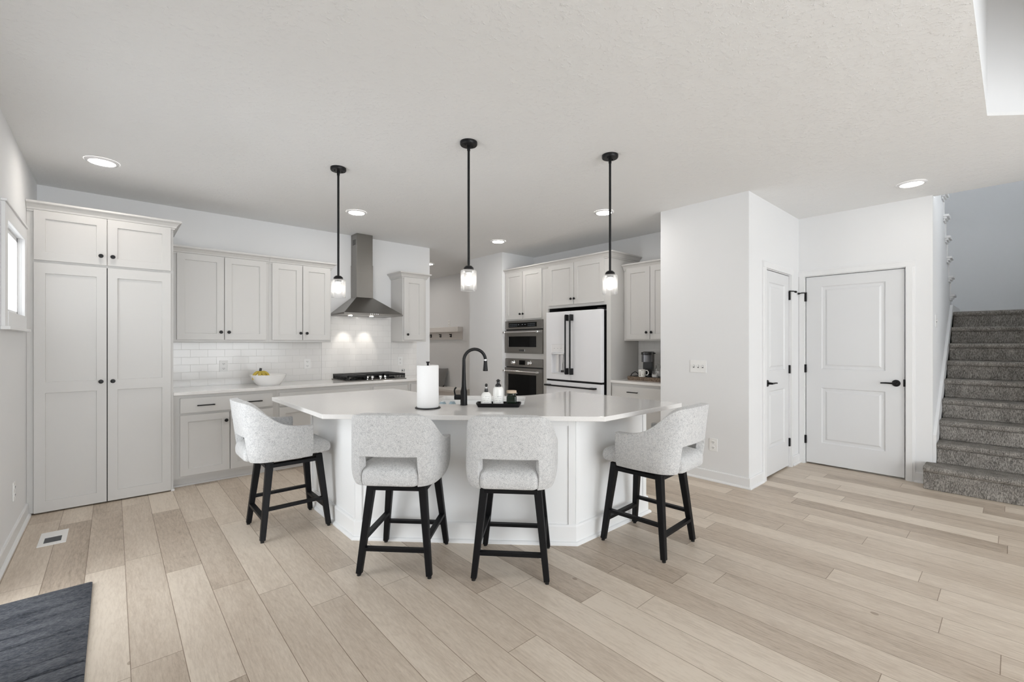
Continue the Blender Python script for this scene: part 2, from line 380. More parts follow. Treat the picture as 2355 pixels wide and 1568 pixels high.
# left wall with a sliding door and the kitchen window
D0, D1 = 2.62, 3.62; W0, W1, WZ0, WZ1 = 4.145, 4.855, 1.54, 2.105
m = MB(); A = (XL - .12, XL)
m.box(*A, -4.1, D0, 0, H); m.box(*A, D0, D1, 2.05, H); m.box(*A, D1, W0, 0, H)
m.box(*A, W0, W1, 0, WZ0); m.box(*A, W0, W1, WZ1, H); m.box(*A, W1, YA + .12, 0, H)
struct(m.build('wall_left', 'wall'))
struct(MB().box(XL, 3.49, YA, YA + .12, 0, H).build('wall_back', 'wall'))
m = MB(); m.box(3.37, 3.49, YA + .12, 10, 0, H); m.box(3.37, 5.3, 10, 10.1, 0, H); m.box(5.2, 5.3, 5.37, 10, 0, H)
struct(m.build('wall_mudroom', 'wall'))
m = MB(); m.box(4.47, 4.59, 5.37, 6.095, 0, H); m.box(4.47, 5.27, 5.25, 5.37, 0, H)
struct(m.build('wall_hall', 'wall'))
struct(MB().box(XF, XF + .12, 2.52, 5.25, 0, H).build('wall_right', 'wall'))
# closet block: face wall, nook side, and the wall with the narrow door
e0, e1, eh = 4.757, 5.482, 2.075
m = MB(); m.box(XB, XB + .12, 1.75, 2.40, 0, H); m.box(XB, XD + .12, 2.40, 2.52, 0, H); m.box(XD, XD + .12, 1.75, 2.40, 0, H)
m.box(XB, e0, 1.63, 1.75, 0, H); m.box(e0, e1, 1.63, 1.75, eh, H); m.box(e1, XD, 1.63, 1.75, 0, H)
struct(m.build('wall_closet', 'wall'))
# wall with the wide door, ends at the stairs
g0, g1, gh = .713, 1.568, 2.085
m = MB(); m.box(XD, XD + .12, g1, 1.75, 0, H); m.box(XD, XD + .12, .52, g0, 0, H); m.box(XD, XD + .12, g0, g1, gh, H)
struct(m.build('wall_doors', 'wall'))
# stair walls: stepped top on the left one, end wall, right wall with an added unseen window to light the stairs, header over the ceiling edge
pts = [(5.92, 0), (8.5, 0), (8.5, 1.72), (7.66, 1.72)]; xs_ = [7.54 - .18 * k for k in range(9)]; zs_ = [1.90 + .204 * k for k in range(9)]
for x, z in zip(xs_, zs_): pts += [(x + .12, z - .03), (x - .06, z - .03)]
pts += [(5.92, zs_[-1])]
struct(MB().prism(pts, .52, .62, axis='y').build('wall_stairs', 'wall'))
m = MB(); m.box(8.5, 8.62, -.6, 1.8, 0, Z2); m.box(5.92, 8.5, 1.68, 1.8, 0, Z2); m.box(5.86, 5.98, -.6, 1.68, H + .15, Z2)
m.box(5.86, 6.7, -.66, -.54, 0, Z2); m.box(6.7, 7.7, -.66, -.54, 0, 3.4); m.box(6.7, 7.7, -.66, -.54, 4.6, Z2); m.box(7.7, 8.62, -.66, -.54, 0, Z2)
struct(m.build('wall_stairwell', 'wall'))
# walls behind the viewer with big windows
m = MB(); B = (-4.12, -4.0)
m.box(-.63, -.25, *B, 0, Z2); m.box(-.25, 3.90, *B, 0, .05); m.box(-.25, 3.90, *B, 2.45, Z2); m.box(3.90, 5.92, *B, 0, Z2)
struct(m.build('wall_front', 'wall'))
struct(MB().box(5.80, 5.92, -4.0, -.54, 0, H).build('wall_lounge', 'wall'))
m = MB()
for x0, x1, z0, z1 in ((-.25, 3.90, .05, 2.45),):
    for x in (x0, (x0 + x1) / 2 - .025, x1 - .05): m.box(x, x + .05, -4.10, -4.04, z0, z1)
    m.box(x0, x1, -4.10, -4.04, z0, z0 + .05); m.box(x0, x1, -4.10, -4.04, z1 - .05, z1)
struct(m.build('window_2', 'trim'))

# kitchen window on the left wall: casing, sash, glass
t = struct(thing('window_1', 'white framed window beside the tall pantry cabinet', 'window', (XL, 4.5, 1.8225)))
m = MB(); c = .095; a, b = .355, .2825
m.box(0, .018, -a - c, -a, -b - c, b + c); m.box(0, .018, a, a + c, -b - c, b + c); m.box(0, .018, -a, a, b, b + c); m.box(0, .022, -a, a, -b - c, -b)
m.box(0, .026, -a - c - .01, a + c + .01, b + c, b + c + .015); m.box(0, .04, -a - c - .012, a + c + .012, -b - c - .02, -b - c)
m.build('window_casing', 'trim', t, .002)
m = MB(); m.box(-.10, -.02, -a, -a + .028, -b, b); m.box(-.10, -.02, a - .028, a, -b, b); m.box(-.10, -.02, -a, a, b - .028, b); m.box(-.10, -.02, -a, a, -b, -b + .028)
m.build('window_sash', 'trim', t)
MB().box(-.065, -.060, -a + .028, a - .028, -b + .028, b - .028).build('window_pane', 'glass', t)
# sliding door out of frame on the left
t = struct(thing('door_3', 'white sliding glass door on the left wall', 'door', (XL, (D0 + D1) / 2, 0)))
m = MB(); q = (D1 - D0) / 2
for y in (-q, -.04, q - .07): m.box(-.11, -.03, y, y + .07, 0, 2.05)
m.box(-.11, -.03, -q, q, 1.98, 2.05); m.box(-.11, -.03, -q, q, 0, .06); m.build('door_frame', 'trim', t)
MB().box(-.073, -.068, -q + .07, q - .07, .06, 1.98).build('door_pane', 'glass', t)

# baseboards with shoe moulding
BP = [(0, 0), (.028, 0), (.028, .008), (.020, .018), (.013, .020), (.013, .092), (.009, .100), (0, .100)]
def skirting(name, path, side=1, mat='trim'): struct(MB().sweep(path, BP, side).build(name, mat))
skirting('baseboard_left', [(XL, D1 + .1), (XL, 5.095)])
skirting('baseboard_closet', [(XB, 2.515), (XB, 1.63), (4.69, 1.63)])
skirting('baseboard_doors', [(5.55, 1.63), (XD, 1.63)])
skirting('baseboard_stairs', [(XD, .648), (XD, .556)])
skirting('baseboard_hall', [(4.47, 6.09), (4.47, 5.25), (4.54, 5.25)])
struct(MB().box(8.485, 8.5, -.54, .52, 1.7165, 1.80).build('baseboard_landing', 'trim'))

# panelled interior doors (built facing -y, then turned)
def panel_door(name, label, loc, rz, wd, ht, handle_left, stiles, zs, stop):
    t = struct(thing(name, label, 'door', loc, rz))
    lp = [(0, 0), (.008, .010), (.016, .011), (.034, .011), (.050, .002)]
    sl = MB().panel(0, wd, .018, ht, .004, .035, [(stiles, wd - stiles, z0, z1) for z0, z1 in zs], lp).build('door_slab', 'door', t)
    m = MB(); cw = .066; g = .008
    PF = [(0, 0), (0, .022), (cw * .72, .022), (cw * .76, .016), (cw, .013), (cw, 0)]
    for x0, s_ in ((-g - .006, -1), (wd + g + .006, 1)):
        m.prism([(x0 + s_ * p, -q) for p, q in PF], 0, ht + g + .006)
    m.prism([(-q, ht + g + .006 + p) for p, q in PF], -g - cw - .006, wd + g + cw + .006, axis='x')
    m.build('door_casing', 'trim', t)
    m = MB(); m.box(-g - .012, -g + .001, -.001, .10, 0, ht + g); m.box(wd + g - .001, wd + g + .012, -.001, .10, 0, ht + g); m.box(-g, wd + g, -.001, .10, ht + g - .001, ht + g + .012)
    m.build('door_jamb', 'trim', t)
    hx = .062 if handle_left else wd - .062; sg = 1 if handle_left else -1
    m = MB(); m.lathe([(.030, 0), (.034, .006), (.030, .013), (.012, .016), (.010, .05)], 24)
    for v_ in m.bm.verts: v_.co = Vector((hx + v_.co.x, .004 - v_.co.z, .945 + v_.co.y))
    m.tube([(hx - sg * .005, -.045, .945), (hx + sg * .03, -.048, .945), (hx + sg * .075, -.05, .946), (hx + sg * .115, -.052, .944)], [.010, .009, .008, .007])
    m.build('lever_handle', 'black', t, smooth='auto')
    ex = wd + .004 if handle_left else -.004
    for z in (.27, 1.06, 1.855):
        MB().box(ex - .010, ex + .010, -.012, .006, z - .045, z + .045).build('hinge', 'black', t, .003)
    m = MB(); m.tube([(ex, -.012, 1.905), (ex + sg * .03, -.035, 1.905), (ex + sg * .05, -.045, 1.900)], .006); m.tube([(ex + sg * .048, -.043, 1.900), (ex + sg * .062, -.05, 1.898)], .011)
    m.tube([(ex - sg * .01, -.004, 1.905), (ex, -.012, 1.905)], .007)
    m.build('hinge_stop', 'black', t, smooth='auto')
    mx_ = 0 if handle_left else wd
    MB().box(mx_ - .008, mx_ + .008, -.003, .012, .915, .985).build('strike_plate', 'black', t)
    return t
panel_door('door_1', 'narrow white two-panel door on the side of the closet block', (4.767, 1.63, 0), 0, .705, 2.066, True, .125, [(.285, .862), (1.062, 1.955)], True)
panel_door('door_2', 'wide white two-panel door facing the room beside the stairs', (XD, 1.558, 0), R(-90), .835, 2.075, False, .145, [(.25, .855), (1.06, 1.965)], True)

# ------------------------------------------------------------------ stairs
SY0, SY1 = -.535, .494
t = thing('staircase', 'straight stairs carpeted in flecked grey rising beside the wide white door', 'stairs', (5.56, 0, 0))
for k in range(9):
    x = .24 * k; z1 = .2125 + .188 * k; z0 = 0 if k == 0 else z1 - .188
    xe = x + .275 if k < 8 else 2.93
    pf = [(x + .03, z0), (x + .026, z1 - .055), (x + .008, z1 - .046), (x, z1 - .028), (x + .004, z1 - .010), (x + .020, z1), (xe, z1), (xe, z0)]
    y1 = .565 if k == 0 else SY1
    if k == 0: pf = [p for p in pf if p[0] < .24] + [(.24, z1), (.24, z0)]
    MB().prism([(a_, b_) for a_, b_ in pf], SY0, y1, axis='y').build('stair_step', 'carpet', t, .006)
    if k == 0: MB().box(.24, .275, SY0, SY1, 0, z1).build('stair_step', 'carpet', t)
sk = MB().prism([(.241, .2125), (.241, .47), (1.94, 1.80), (2.93, 1.80), (2.93, 1.68), (1.92, 1.68)], SY1 + .001, .519, axis='y').build('skirt_board', 'trim', t)
sk['label'] = 'white skirt board along the wall'
t = thing('stair_trim', 'white stepped tread ends of the upper flight climbing along the stair wall', 'stair trim', (5.56, .52, 0))
for k in range(6):
    x = xs_[k] - 5.56; z = zs_[k]
    m = MB(); m.box(x - .10, x + .13, -.045, .0, z - .002, z + .024); m.box(x - .09, x + .11, -.028, 0, z - .024, z - .002); m.box(x - .085, x + .10, -.014, 0, z - .046, z - .024)
    m.build('tread_return', 'trim', t, .004)
    MB().box(x - .085, x - .065, -.010, 0, z + .024, z + .204 - .046).build('riser_edge', 'trim', t)

# ------------------------------------------------------------------ cabinets (front faces -y at y=0, origin at left front corner)
CROWN = [(0, -.012), (.010, -.012), (.012, 0), (.020, .004), (.024, .016), (.040, .038), (.054, .046), (.058, .050), (.058, .064), (0, .064)]
def knob(x, z, y, par):
    m = MB().lathe([(.006, 0), (.006, .012), (.015, .018), (.0165, .023), (.013, .028), (0, .030)], 18)
    for v in m.bm.verts: v.co = Vector((x + v.co.x, y - v.co.z, z + v.co.y))
    return m.build('knob', 'black', par, smooth='auto')
def pull(x, z, y, par, ln=.142):
    m = MB(); m.box(x - ln / 2, x + ln / 2, y - .032, y - .023, z - .0055, z + .0055)
    for s_ in (-1, 1): m.box(x + s_ * (ln / 2 - .012) - .004, x + s_ * (ln / 2 - .012) + .004, y - .026, y, z - .004, z + .004)
    return m.build('drawer_pull', 'black', par, .0015)
def door(par, x0, x1, z0, z1, kn=None, rails=None, st=.062):
    pn = [(x0 + st, x1 - st, z0 + st, z1 - st)] if not rails else [(x0 + st, x1 - st, a, b) for a, b in rails]
    d = MB().panel(x0, x1, z0, z1, -.021, .020, pn, [(.0005, .0005), (.002, .010)]).build('door', 'cab', par, .0012)
    if kn: knob(kn[0], kn[1], -.021, d)
    return d
def drawer(par, x0, x1, z0, z1, pulls=()):
    d = MB().box(x0, x1, -.021, -.001, z0, z1).build('drawer_front', 'cab', par, .002)
    for x, z in pulls: pull(x, z, -.021, d)
    return d
def toe(par, w, h, rec=.045):
    MB().box(0, w, rec, rec + .012, 0, h).build('toe_kick', 'cab', par)
    MB().prism([(rec, 0), (rec - .014, 0), (rec - .012, .010), (rec - .004, .018), (rec, .018)], 0, w, axis='x').build('shoe_moulding', 'cab', par)
def crown(par, path, z, side=1): return MB().sweep(path, [(o, z + h) for o, h in CROWN], side).build('crown_moulding', 'cab', par)
ROT = R(-90)

t = thing('pantry_cabinet', 'floor to ceiling height light grey pantry cabinet with four shaker doors in the left corner', 'cabinet', (0, 5.10, 0))
MB().box(XL + .001, .408, 0, YA - 5.10 - .001, .012, 2.385).build('cabinet_body', 'cab', t)
m = MB(); m.box(-.466, .389, .03, .05, 0, .012); m.build('toe_kick', 'dark', t)
MB().box(.391, .416, -.012, .02, 0, .016).build('shoe_moulding', 'trim', t)
door(t, -.464, -.042, .012, 1.975, (-.077, 1.022), [(.095, .948), (1.034, 1.893)])
door(t, -.036, .388, .012, 1.975, (-.003, 1.022), [(.095, .948), (1.034, 1.893)])
door(t, -.464, -.042, 1.995, 2.384, (-.077, 2.068)); door(t, -.036, .388, 1.995, 2.384, (-.003, 2.068))
MB().box(-.043, -.035, -.0008, .001, .012, 1.975).build('door_gap_shade', 'dark', t)  # dark strip standing in for the shade between the lower doors
crown(t, [(XL + .002, 0), (.408, 0), (.408, YA - 5.102)], 2.384)

G = 'base cabinets along the back wall'
def base(label, x0, w_, parts, depth):
    t = thing('base_cabinet', label, 'cabinet', (x0, 5.16, 0), 0, G)
    MB().box(0, w_, 0, depth, .08, .857).build('cabinet_body', 'cab', t); toe(t, w_, .08); parts(t); return t
def B1(t):
    drawer(t, .050, .832, .688, .827, [(.249, .755), (.657, .755)])
    door(t, .050, .443, .105, .668, (.414, .591)); door(t, .451, .832, .105, .668, (.478, .591))
base('grey base cabinet beside the pantry with one wide drawer over two doors', .411, .865, B1, .585)
def B2(t):
    drawer(t, .027, 1.021, .682, .82); door(t, .027, .521, .105, .664, (.492, .591)); door(t, .527, 1.021, .105, .664, (.556, .591))
base('widest grey base cabinet under the fruit bowl and cooktop edge, partly behind the island', 1.277, 1.041, B2, .585)
def B3(t): drawer(t, .023, .476, .682, .82); door(t, .023, .476, .105, .664, (.06, .591))
base('grey base cabinet under the knobs of the gas cooktop', 2.319, .500, B3, .585)
def B4(t): drawer(t, .027, .385, .682, .82); door(t, .027, .385, .105, .664, (.06, .591))
base('narrow grey base cabinet at the open right end of the back wall run', 2.820, .41, B4, .585)
ct = tag(MB().box(.410, 3.238, 5.125, YA - .0105, .858, .888).build('countertop', 'quartz', None, .003), 'long white quartz countertop along the back wall under the cooktop', 'countertop')

G = 'wall cabinets beside the range hood'
t = thing('wall_cabinet', 'grey wall cabinet with two wide doors next to the tall pantry', 'cabinet', (.412, 5.42, 0), 0, G)
MB().box(0, .857, 0, .329, 1.353, 2.235).build('cabinet_body', 'cab', t)
door(t, .048, .437, 1.378, 2.225, (.409, 1.455)); door(t, .443, .827, 1.378, 2.225, (.478, 1.455)); crown(t, [(0, 0), (.857, 0)], 2.225)
t = thing('wall_cabinet', 'grey wall cabinet with two narrow doors left of the steel range hood', 'cabinet', (1.270, 5.42, 0), 0, G)
MB().box(0, .664, 0, .329, 1.353, 2.235).build('cabinet_body', 'cab', t)
door(t, .028, .339, 1.378, 2.225, (.316, 1.455)); door(t, .346, .650, 1.378, 2.225, (.384, 1.455)); crown(t, [(0, 0), (.664, 0), (.664, .329)], 2.225)
t = thing('wall_cabinet', 'narrow single door grey wall cabinet right of the steel range hood', 'cabinet', (2.872, 5.42, 0), 0, G)
MB().box(0, .356, 0, .329, 1.365, 2.235).build('cabinet_body', 'cab', t)
door(t, .014, .312, 1.389, 2.217, (.062, 1.459), st=.068); crown(t, [(0, .329), (0, 0), (.356, 0), (.356, .329)], 2.228)

m = MB(); m.box(.41, 1.933, YA - .010, YA - .0005, .8885, 1.352); m.box(1.935, 2.870, YA - .010, YA - .0005, .8885, 1.689); m.box(2.872, 3.265, YA - .010, YA - .0005, .8885, 1.364)
tag(m.build('tile_backsplash', 'tile'), 'white subway tile backsplash behind the cooktop wall', 'backsplash')
tag(MB().box(XF - .010, XF - .0005, 2.521, 3.284, .8935, 1.372).build('tile_backsplash', 'tile2'), 'white subway tile backsplash in the coffee nook', 'backsplash')

# range hood
t = thing('range_hood', 'stainless steel chimney range hood over the gas cooktop', 'range hood', (2.418, YA, 1.69))
m = MB(); a, d = .379, -.478
v = [m.bm.verts.new(p) for p in ((-a, -.001, .022), (-a, d, .022), (a, d, .022), (a, -.001, .022), (-.112, -.001, .238), (-.112, -.19, .238), (.112, -.19, .238), (.112, -.001, .238))]
for f in ((0, 1, 5, 4), (1, 2, 6, 5), (2, 3, 7, 6), (0, 4, 7, 3), (4, 5, 6, 7), (0, 3, 2, 1)): m.bm.faces.new([v[i] for i in f])
m.build('canopy', 'steel', t, .002)
m = MB(); m.box(-a - .004, a + .004, d - .004, -.001, 0, .0215); rim = m.build('canopy_rim', 'steel', t, .003)
MB().box(-.11, .11, -.187, -.001, .238, .66).build('chimney_duct', 'steel', t, .001)
MB().box(-.106, .106, -.183, -.001, .66, H - 1.69 - .001).build('chimney_duct', 'steel', t, .001)
m = MB()
for k in range(5): m.box(-.1068, -.1055, -.150 + .0005, -.055, .915 + k * .014, .922 + k * .014)
m.build('air_vent', 'dark', t)
m = MB()
for k in range(5): m.lathe([(.006, 0), (.006, .002)], 10, (-.055 + k * .024, 0, 0))
for q in m.bm.verts: q.co = Vector((q.co.x - .0, d - .004 - q.co.z, .011 + q.co.y))
m.build('button_row', 'chrome', t)
for x in (-.21, .065):
    m = MB().lathe([(.034, -.004), (.034, 0)], 20, (x, -.235, 0)); b_ = m.build('hood_light', 'steel', t)
    MB().lathe([(.024, -.006), (.024, -.004)], 20, (x, -.235, 0)).build('lens', 'hoodlamp', b_)
    l = bpy.data.lights.new('hood_light_beam', 'SPOT'); l.energy = 4.5; l.spot_size = R(46); l.spot_blend = .6; l.color = (1, .93, .84); l.shadow_soft_size = .02
    lo = bpy.data.objects.new('hood_light_beam', l); COL.objects.link(lo); lo.parent = t; lo.location = (x, -.235, -.02); lo.rotation_euler = (R(30), 0, 0)

# cooktop
t = thing('cooktop', 'stainless gas cooktop with heavy black grates and ball shaped knobs', 'cooktop', (2.42, 5.43, .888))
MB().box(-.385, .385, -.245, .25, .0005, .012).build('steel_tray', 'steel', t, .003)
def grate(x0, x1, y0, y1):
    m = MB(); h0, h1 = .050, .072
    for x in (x0, x1 - .014): m.box(x, x + .014, y0, y1, h0, h1)
    for y in (y0, y1 - .014): m.box(x0, x1, y, y + .014, h0, h1)
    n = max(2, int((y1 - y0) / .042))
    for k in range(1, n):
        y = y0 + (y1 - y0) * k / n; m.box(x0, x1, y - .006, y + .006, h0 + .004, h1)
    xm = (x0 + x1) / 2; m.box(xm - .006, xm + .006, y0, y1, h0 + .004, h1)
    for x in (x0 + .007, x1 - .007):
        for k in range(n + 1):
            y = min(max(y0 + (y1 - y0) * k / n, y0 + .007), y1 - .007)
            m.box(x - .006, x + .006, y - .006, y + .006, .013, h0)
    m.build('grate', 'black', t, .002)
grate(-.372, -.135, -.235, .235); grate(-.13, .13, -.12, .235); grate(.135, .372, -.235, .235)
for x, y, r in ((-.25, -.11, .045), (-.25, .12, .035), (0, .06, .055), (.25, -.11, .035), (.25, .12, .045)):
    MB().lathe([(r, .012), (r, .024), (r * .8, .030), (0, .032)], 20, (x, y, 0)).build('burner', 'black', t, smooth='auto')
for x in (-.115, -.05, .055, .118):
    MB().lathe([(.012, .012), (.011, .02), (.019, .026), (.022, .038), (.018, .050), (.008, .056), (0, .057)], 20, (x, -.195, 0)).build('control_knob', 'chrome', t, smooth='auto')

# bowl of bananas
t = tag(MB().lathe([(0, .004), (.10, .004), (.108, 0), (.115, .006), (.145, .045), (.168, .085), (.176, .112), (.172, .114), (.160, .085), (.135, .045), (.09, .016), (0, .012)], 40, close=False).build('fruit_bowl', 'ceramic', None, smooth='auto'), 'white ceramic bowl holding bananas on the back countertop', 'bowl'); t.location = (1.265, 5.42, .888)
t = thing('banana_bunch', 'bunch of ripe yellow bananas resting in the white bowl', 'bananas', (1.18, 5.40, .974))
for k, (ang, ln) in enumerate(((195, .075), (255, .06), (300, .065), (350, .085))):
    pts = []; rs = []
    for i in range(9):
        f = i / 8; q = ln * sin(f * 1.5); pts.append((cos(R(ang)) * q, sin(R(ang)) * q * .8, .062 - .085 * f * f)); rs.append([.006, .010, .015, .017, .018, .018, .016, .012, .005][i])
    MB().tube(pts, rs, 8).build('banana', 'banana', t, smooth='auto')
MB().tube([(0, 0, .052), (.002, 0, .078), (.006, 0, .100)], [.011, .013, .012], 8).build('banana_stem', 'slot', t, smooth='auto')
# spice grinder at the right of the cooktop
t = thing('salt_grinder', 'clear salt grinder with steel cap right of the cooktop', 'grinder', (2.925, 5.50, .888))
MB().lathe([(.020, 0), (.022, .004), (.018, .03), (.018, .075)], 18).build('grinder_body', 'glass', t, smooth='auto'); MB().lathe([(.012, .003), (.012, .055)], 12).build('salt_filling', 'ceramic', t)
MB().lathe([(.019, .075), (.023, .080), (.023, .103), (.018, .108), (0, .109)], 18).build('grinder_cap', 'chrome', t, smooth='auto')

# outlets and switches (facing -y in their own frame)
def outlet(label, loc, rz, wd=.078, ht=.122, kind='outlet'):
    t = thing('wall_outlet' if kind == 'outlet' else 'switch_plate', label, kind, loc, rz)
    MB().box(-wd / 2, wd / 2, -.006, 0, -ht / 2, ht / 2).build('cover_plate', 'plate', t, .002)
    if kind == 'outlet':
        for z in (-.026, .026):
            q = MB().prism(fillet([(-.016, z - .014), (.016, z - .014), (.016, z + .014), (-.016, z + .014)], {0: .008, 1: .008, 2: .008, 3: .008}, 4), -.0085, -.006, axis='y').build('socket', 'plate', t)
            m = MB(); m.box(-.0085, -.0055, -.0095, -.0084, z - .004, z + .006); m.box(.0055, .0085, -.0095, -.0084, z - .004, z + .006); m.box(-.0025, .0025, -.0095, -.0084, z - .011, z - .007); m.build('socket_slots', 'slot', q)
    return t
GO = 'outlets on the tile backsplash'
for x, lb in ((.898, 'white outlet on the backsplash nearest the pantry cabinet'), (1.766, 'white outlet on the backsplash right of the fruit bowl'), (3.004, 'white outlet on the backsplash right of the cooktop')):
    outlet(lb, (x, YA - .0102, 1.092), 0)['group'] = GO
outlet('white outlet low on the closet block behind the right bar stool', (XB - .0005, 1.955, .353), ROT)
outlet('white outlet low on the left wall below the window', (XL + .0005, 4.50, .342), R(90), .078, .122)
t = outlet('white triple light switch plate on the closet block', (XB - .0005, 2.106, 1.11), ROT, .165, .122, 'switch')
for x in (-.046, 0, .046):
    m = MB(); m.box(x - .005, x + .005, -.016, -.0065, -.004, .012); m.build('toggle', 'plate', t, .001); MB().box(x - .0075, x + .0075, -.0068, -.006, -.014, .014).build('toggle_slot_shade', 'grille', t)  # dark plate behind each toggle stands in for its shading
t = outlet('white switch plate on the stair side wall above the skirt board', (6.03, .5195, 1.56), 0, .115, .122, 'switch')
for x in (-.025, .025):
    m = MB(); m.box(x - .005, x + .005, -.014, -.006, -.004, .012); m.build('toggle', 'plate', t, .001); MB().box(x - .0075, x + .0075, -.0068, -.006, -.014, .014).build('toggle_slot_shade', 'slot', t)
outlet('white outlet above the mudroom coat rack', (5.1995, 7.80, 1.76), ROT)

# ------------------------------------------------------------------ oven tower and fridge surround (left edge Y=5.25, face X=4.545)
t = thing('oven_cabinet', 'tall grey cabinet holding the microwave and wall oven', 'cabinet', (4.545, 5.249, 0), ROT)
m = MB(); wd = .849; dp = .60
m.box(0, .008, 0, dp, 0, 2.42); m.box(.812, wd, 0, dp, 0, 2.42); m.box(.008, .812, 0, dp, 1.682, 2.42); m.box(.008, .812, 0, dp, 1.112, 1.193); m.box(.008, .812, 0, dp, .08, .395); m.box(.008, .812, dp - .02, dp, .395, 1.682)
m.build('cabinet_body', 'cab', t)
door(t, .020, .395, 1.703, 2.408, (.357, 1.777)); door(t, .401, .790, 1.703, 2.408, (.423, 1.777)); drawer(t, .02, .79, .10, .385)
crown(t, [(.0, 0), (wd, 0)], 2.405)
# microwave
t = thing('microwave', 'stainless built-in microwave in the upper opening of the oven tower', 'microwave', (4.545, 5.249, 0), ROT)
MB().box(.012, .806, 0, .45, 1.196, 1.678).build('body', 'dark', t)
MB().box(.009, .811, -.020, -.001, 1.552, 1.679).build('control_panel', 'steel', t, .002)
MB().box(.092, .696, -.0225, -.0203, 1.582, 1.650).build('display_glass', 'glassblack', t)
m = MB()
for r_ in range(2):
    for k in range(7): m.box(.115 + k * .026, .121 + k * .026, -.0232, -.0226, 1.600 + r_ * .024, 1.604 + r_ * .024)
    for k in range(6): m.box(.52 + k * .026, .525 + k * .026, -.0232, -.0226, 1.600 + r_ * .024, 1.604 + r_ * .024)
for x in (.31, .39, .45): m.box(x, x + .012, -.0232, -.0226, 1.617, 1.622)
m.build('touch_markings', 'led', t)
m = MB().panel(.009, .811, 1.196, 1.535, -.030, .028, [(.092, .696, 1.285, 1.445)], [(.001, .003)]); d = m.build('oven_door', 'steel', t, .002)
MB().box(.094, .694, -.0275, -.0265, 1.287, 1.443).build('door_glass', 'glassblack', d)
m = MB(); m.tube([(.022, -.075, 1.508), (.790, -.075, 1.508)], .0105, 14); m.build('handle', 'chrome', d, smooth='auto')
m = MB()
for x in (.05, .762): m.box(x - .018, x + .018, -.088, -.030, 1.494, 1.522)
m.build('handle_bracket', 'chrome', d, .003)
MB().box(.335, .465, -.0325, -.0300, 1.222, 1.250).build('badge', 'slot', d); MB().box(.45, .465, -.0335, -.0325, 1.222, 1.250).build('badge_edge', 'chrome', d)
# wall oven
t = thing('wall_oven', 'stainless wall oven with two dial knobs below the microwave', 'oven', (4.545, 5.249, 0), ROT)
MB().box(.012, .806, 0, .55, .398, 1.109).build('body', 'dark', t)
MB().box(.009, .811, -.020, -.001, .990, 1.109).build('control_panel', 'steel', t, .002)
MB().box(.326, .452, -.0225, -.0203, 1.022, 1.088).build('display_glass', 'glassblack', t)
for x in (.205, .56):
    m = MB().lathe([(.034, 0), (.036, .006), (.030, .012), (.027, .035), (.022, .042), (0, .043)], 20)
    for v in m.bm.verts: v.co = Vector((x + v.co.x, -.0205 - v.co.z, 1.052 + v.co.y))
    m.build('control_knob', 'chrome', t, smooth='auto')
m = MB().panel(.009, .811, .400, .975, -.030, .028, [(.082, .696, .46, .880)], [(.001, .003)]); d = m.build('oven_door', 'steel', t, .002)
MB().box(.084, .694, -.0275, -.0265, .462, .878).build('door_glass', 'glassblack', d)
MB().tube([(.022, -.075, .927), (.790, -.075, .927)], .0105, 14).build('handle', 'chrome', d, smooth='auto')
m = MB()
for x in (.05, .762): m.box(x - .018, x + .018, -.088, -.030, .913, .941)
m.build('handle_bracket', 'chrome', d, .003)

t = thing('fridge_surround', 'grey two door cabinet and side panels built around the refrigerator', 'cabinet', (4.545, 4.399, 0), ROT)
m = MB(); m.box(0, .054, 0, .60, 0, 2.42); m.box(1.048, 1.11, 0, .60, 0, 2.42); m.box(.054, 1.048, 0, .60, 1.822, 2.42); m.build('cabinet_body', 'cab', t)
MB().box(.0545, 1.0475, .03, .599, 1.8195, 1.8215).build('soffit_shade', 'dark', t); MB().box(1.0455, 1.0475, .02, .599, 0, 1.819).build('side_shade', 'dark', t); MB().box(.0545, .0565, .03, .599, 0, 1.819).build('side_shade', 'dark', t)  # thin dark sheets stand in for the shadow around the fridge
door(t, .077, .534, 1.858, 2.408, (.500, 1.929)); door(t, .540, 1.017, 1.858, 2.408, (.556, 1.929))
crown(t, [(0, 0), (1.11, 0), (1.11, .60)], 2.405)
# refrigerator
t = thing('refrigerator', 'matte white french door refrigerator with black bar handles and ice dispenser', 'refrigerator', (4.455, 4.294, 0), ROT)
MB().box(.012, .925, .07, .64, .03, 1.752).build('body', 'black', t, .004)
m = MB().panel(0, .433, .858, 1.763, 0, .062, [(.095, .325, .935, 1.212), (.095, .325, 1.222, 1.325)], [(.002, .003)])
for f in list(m.bm.faces):
    zs = [v.co.z for v in f.verts]
    if all(abs(v.co.y - .003) < 1e-6 for v in f.verts) and max(zs) < 1.22:
        r_ = bmesh.ops.extrude_face_region(m.bm, geom=[f]); bmesh.ops.translate(m.bm, verts=[g for g in r_['geom'] if isinstance(g, bmesh.types.BMVert)], vec=(0, .048, 0)); bmesh.ops.delete(m.bm, geom=[f], context='FACES_ONLY')
d = m.build('door', 'fridge', t, .003); d['label'] = 'left fridge door with water dispenser'
MB().box(.099, .321, .0012, .0029, 1.226, 1.321).build('dispenser_panel', 'white', d)
MB().box(.099, .321, -.004, .048, .9375, .946).build('drip_tray', 'fridge', d, .001)
MB().box(.099, .321, -.008, .044, 1.194, 1.2095).build('dispenser_lip', 'chrome', d, .002)
m = MB(); m.box(.165, .205, .020, .046, .960, 1.193); m.build('water_paddle', 'ceramic', d, .003)
m = MB(); m.box(.285, .297, .008, .030, .975, 1.193); m.build('ice_paddle', 'chrome', d, .002)
MB().box(.262, .312, .004, .035, .955, .983).build('ice_lever', 'slot', d, .002)
m = MB()
for x in (.15, .21, .27): m.lathe([(.004, 0), (.004, .001)], 8, (x, 0, 0))
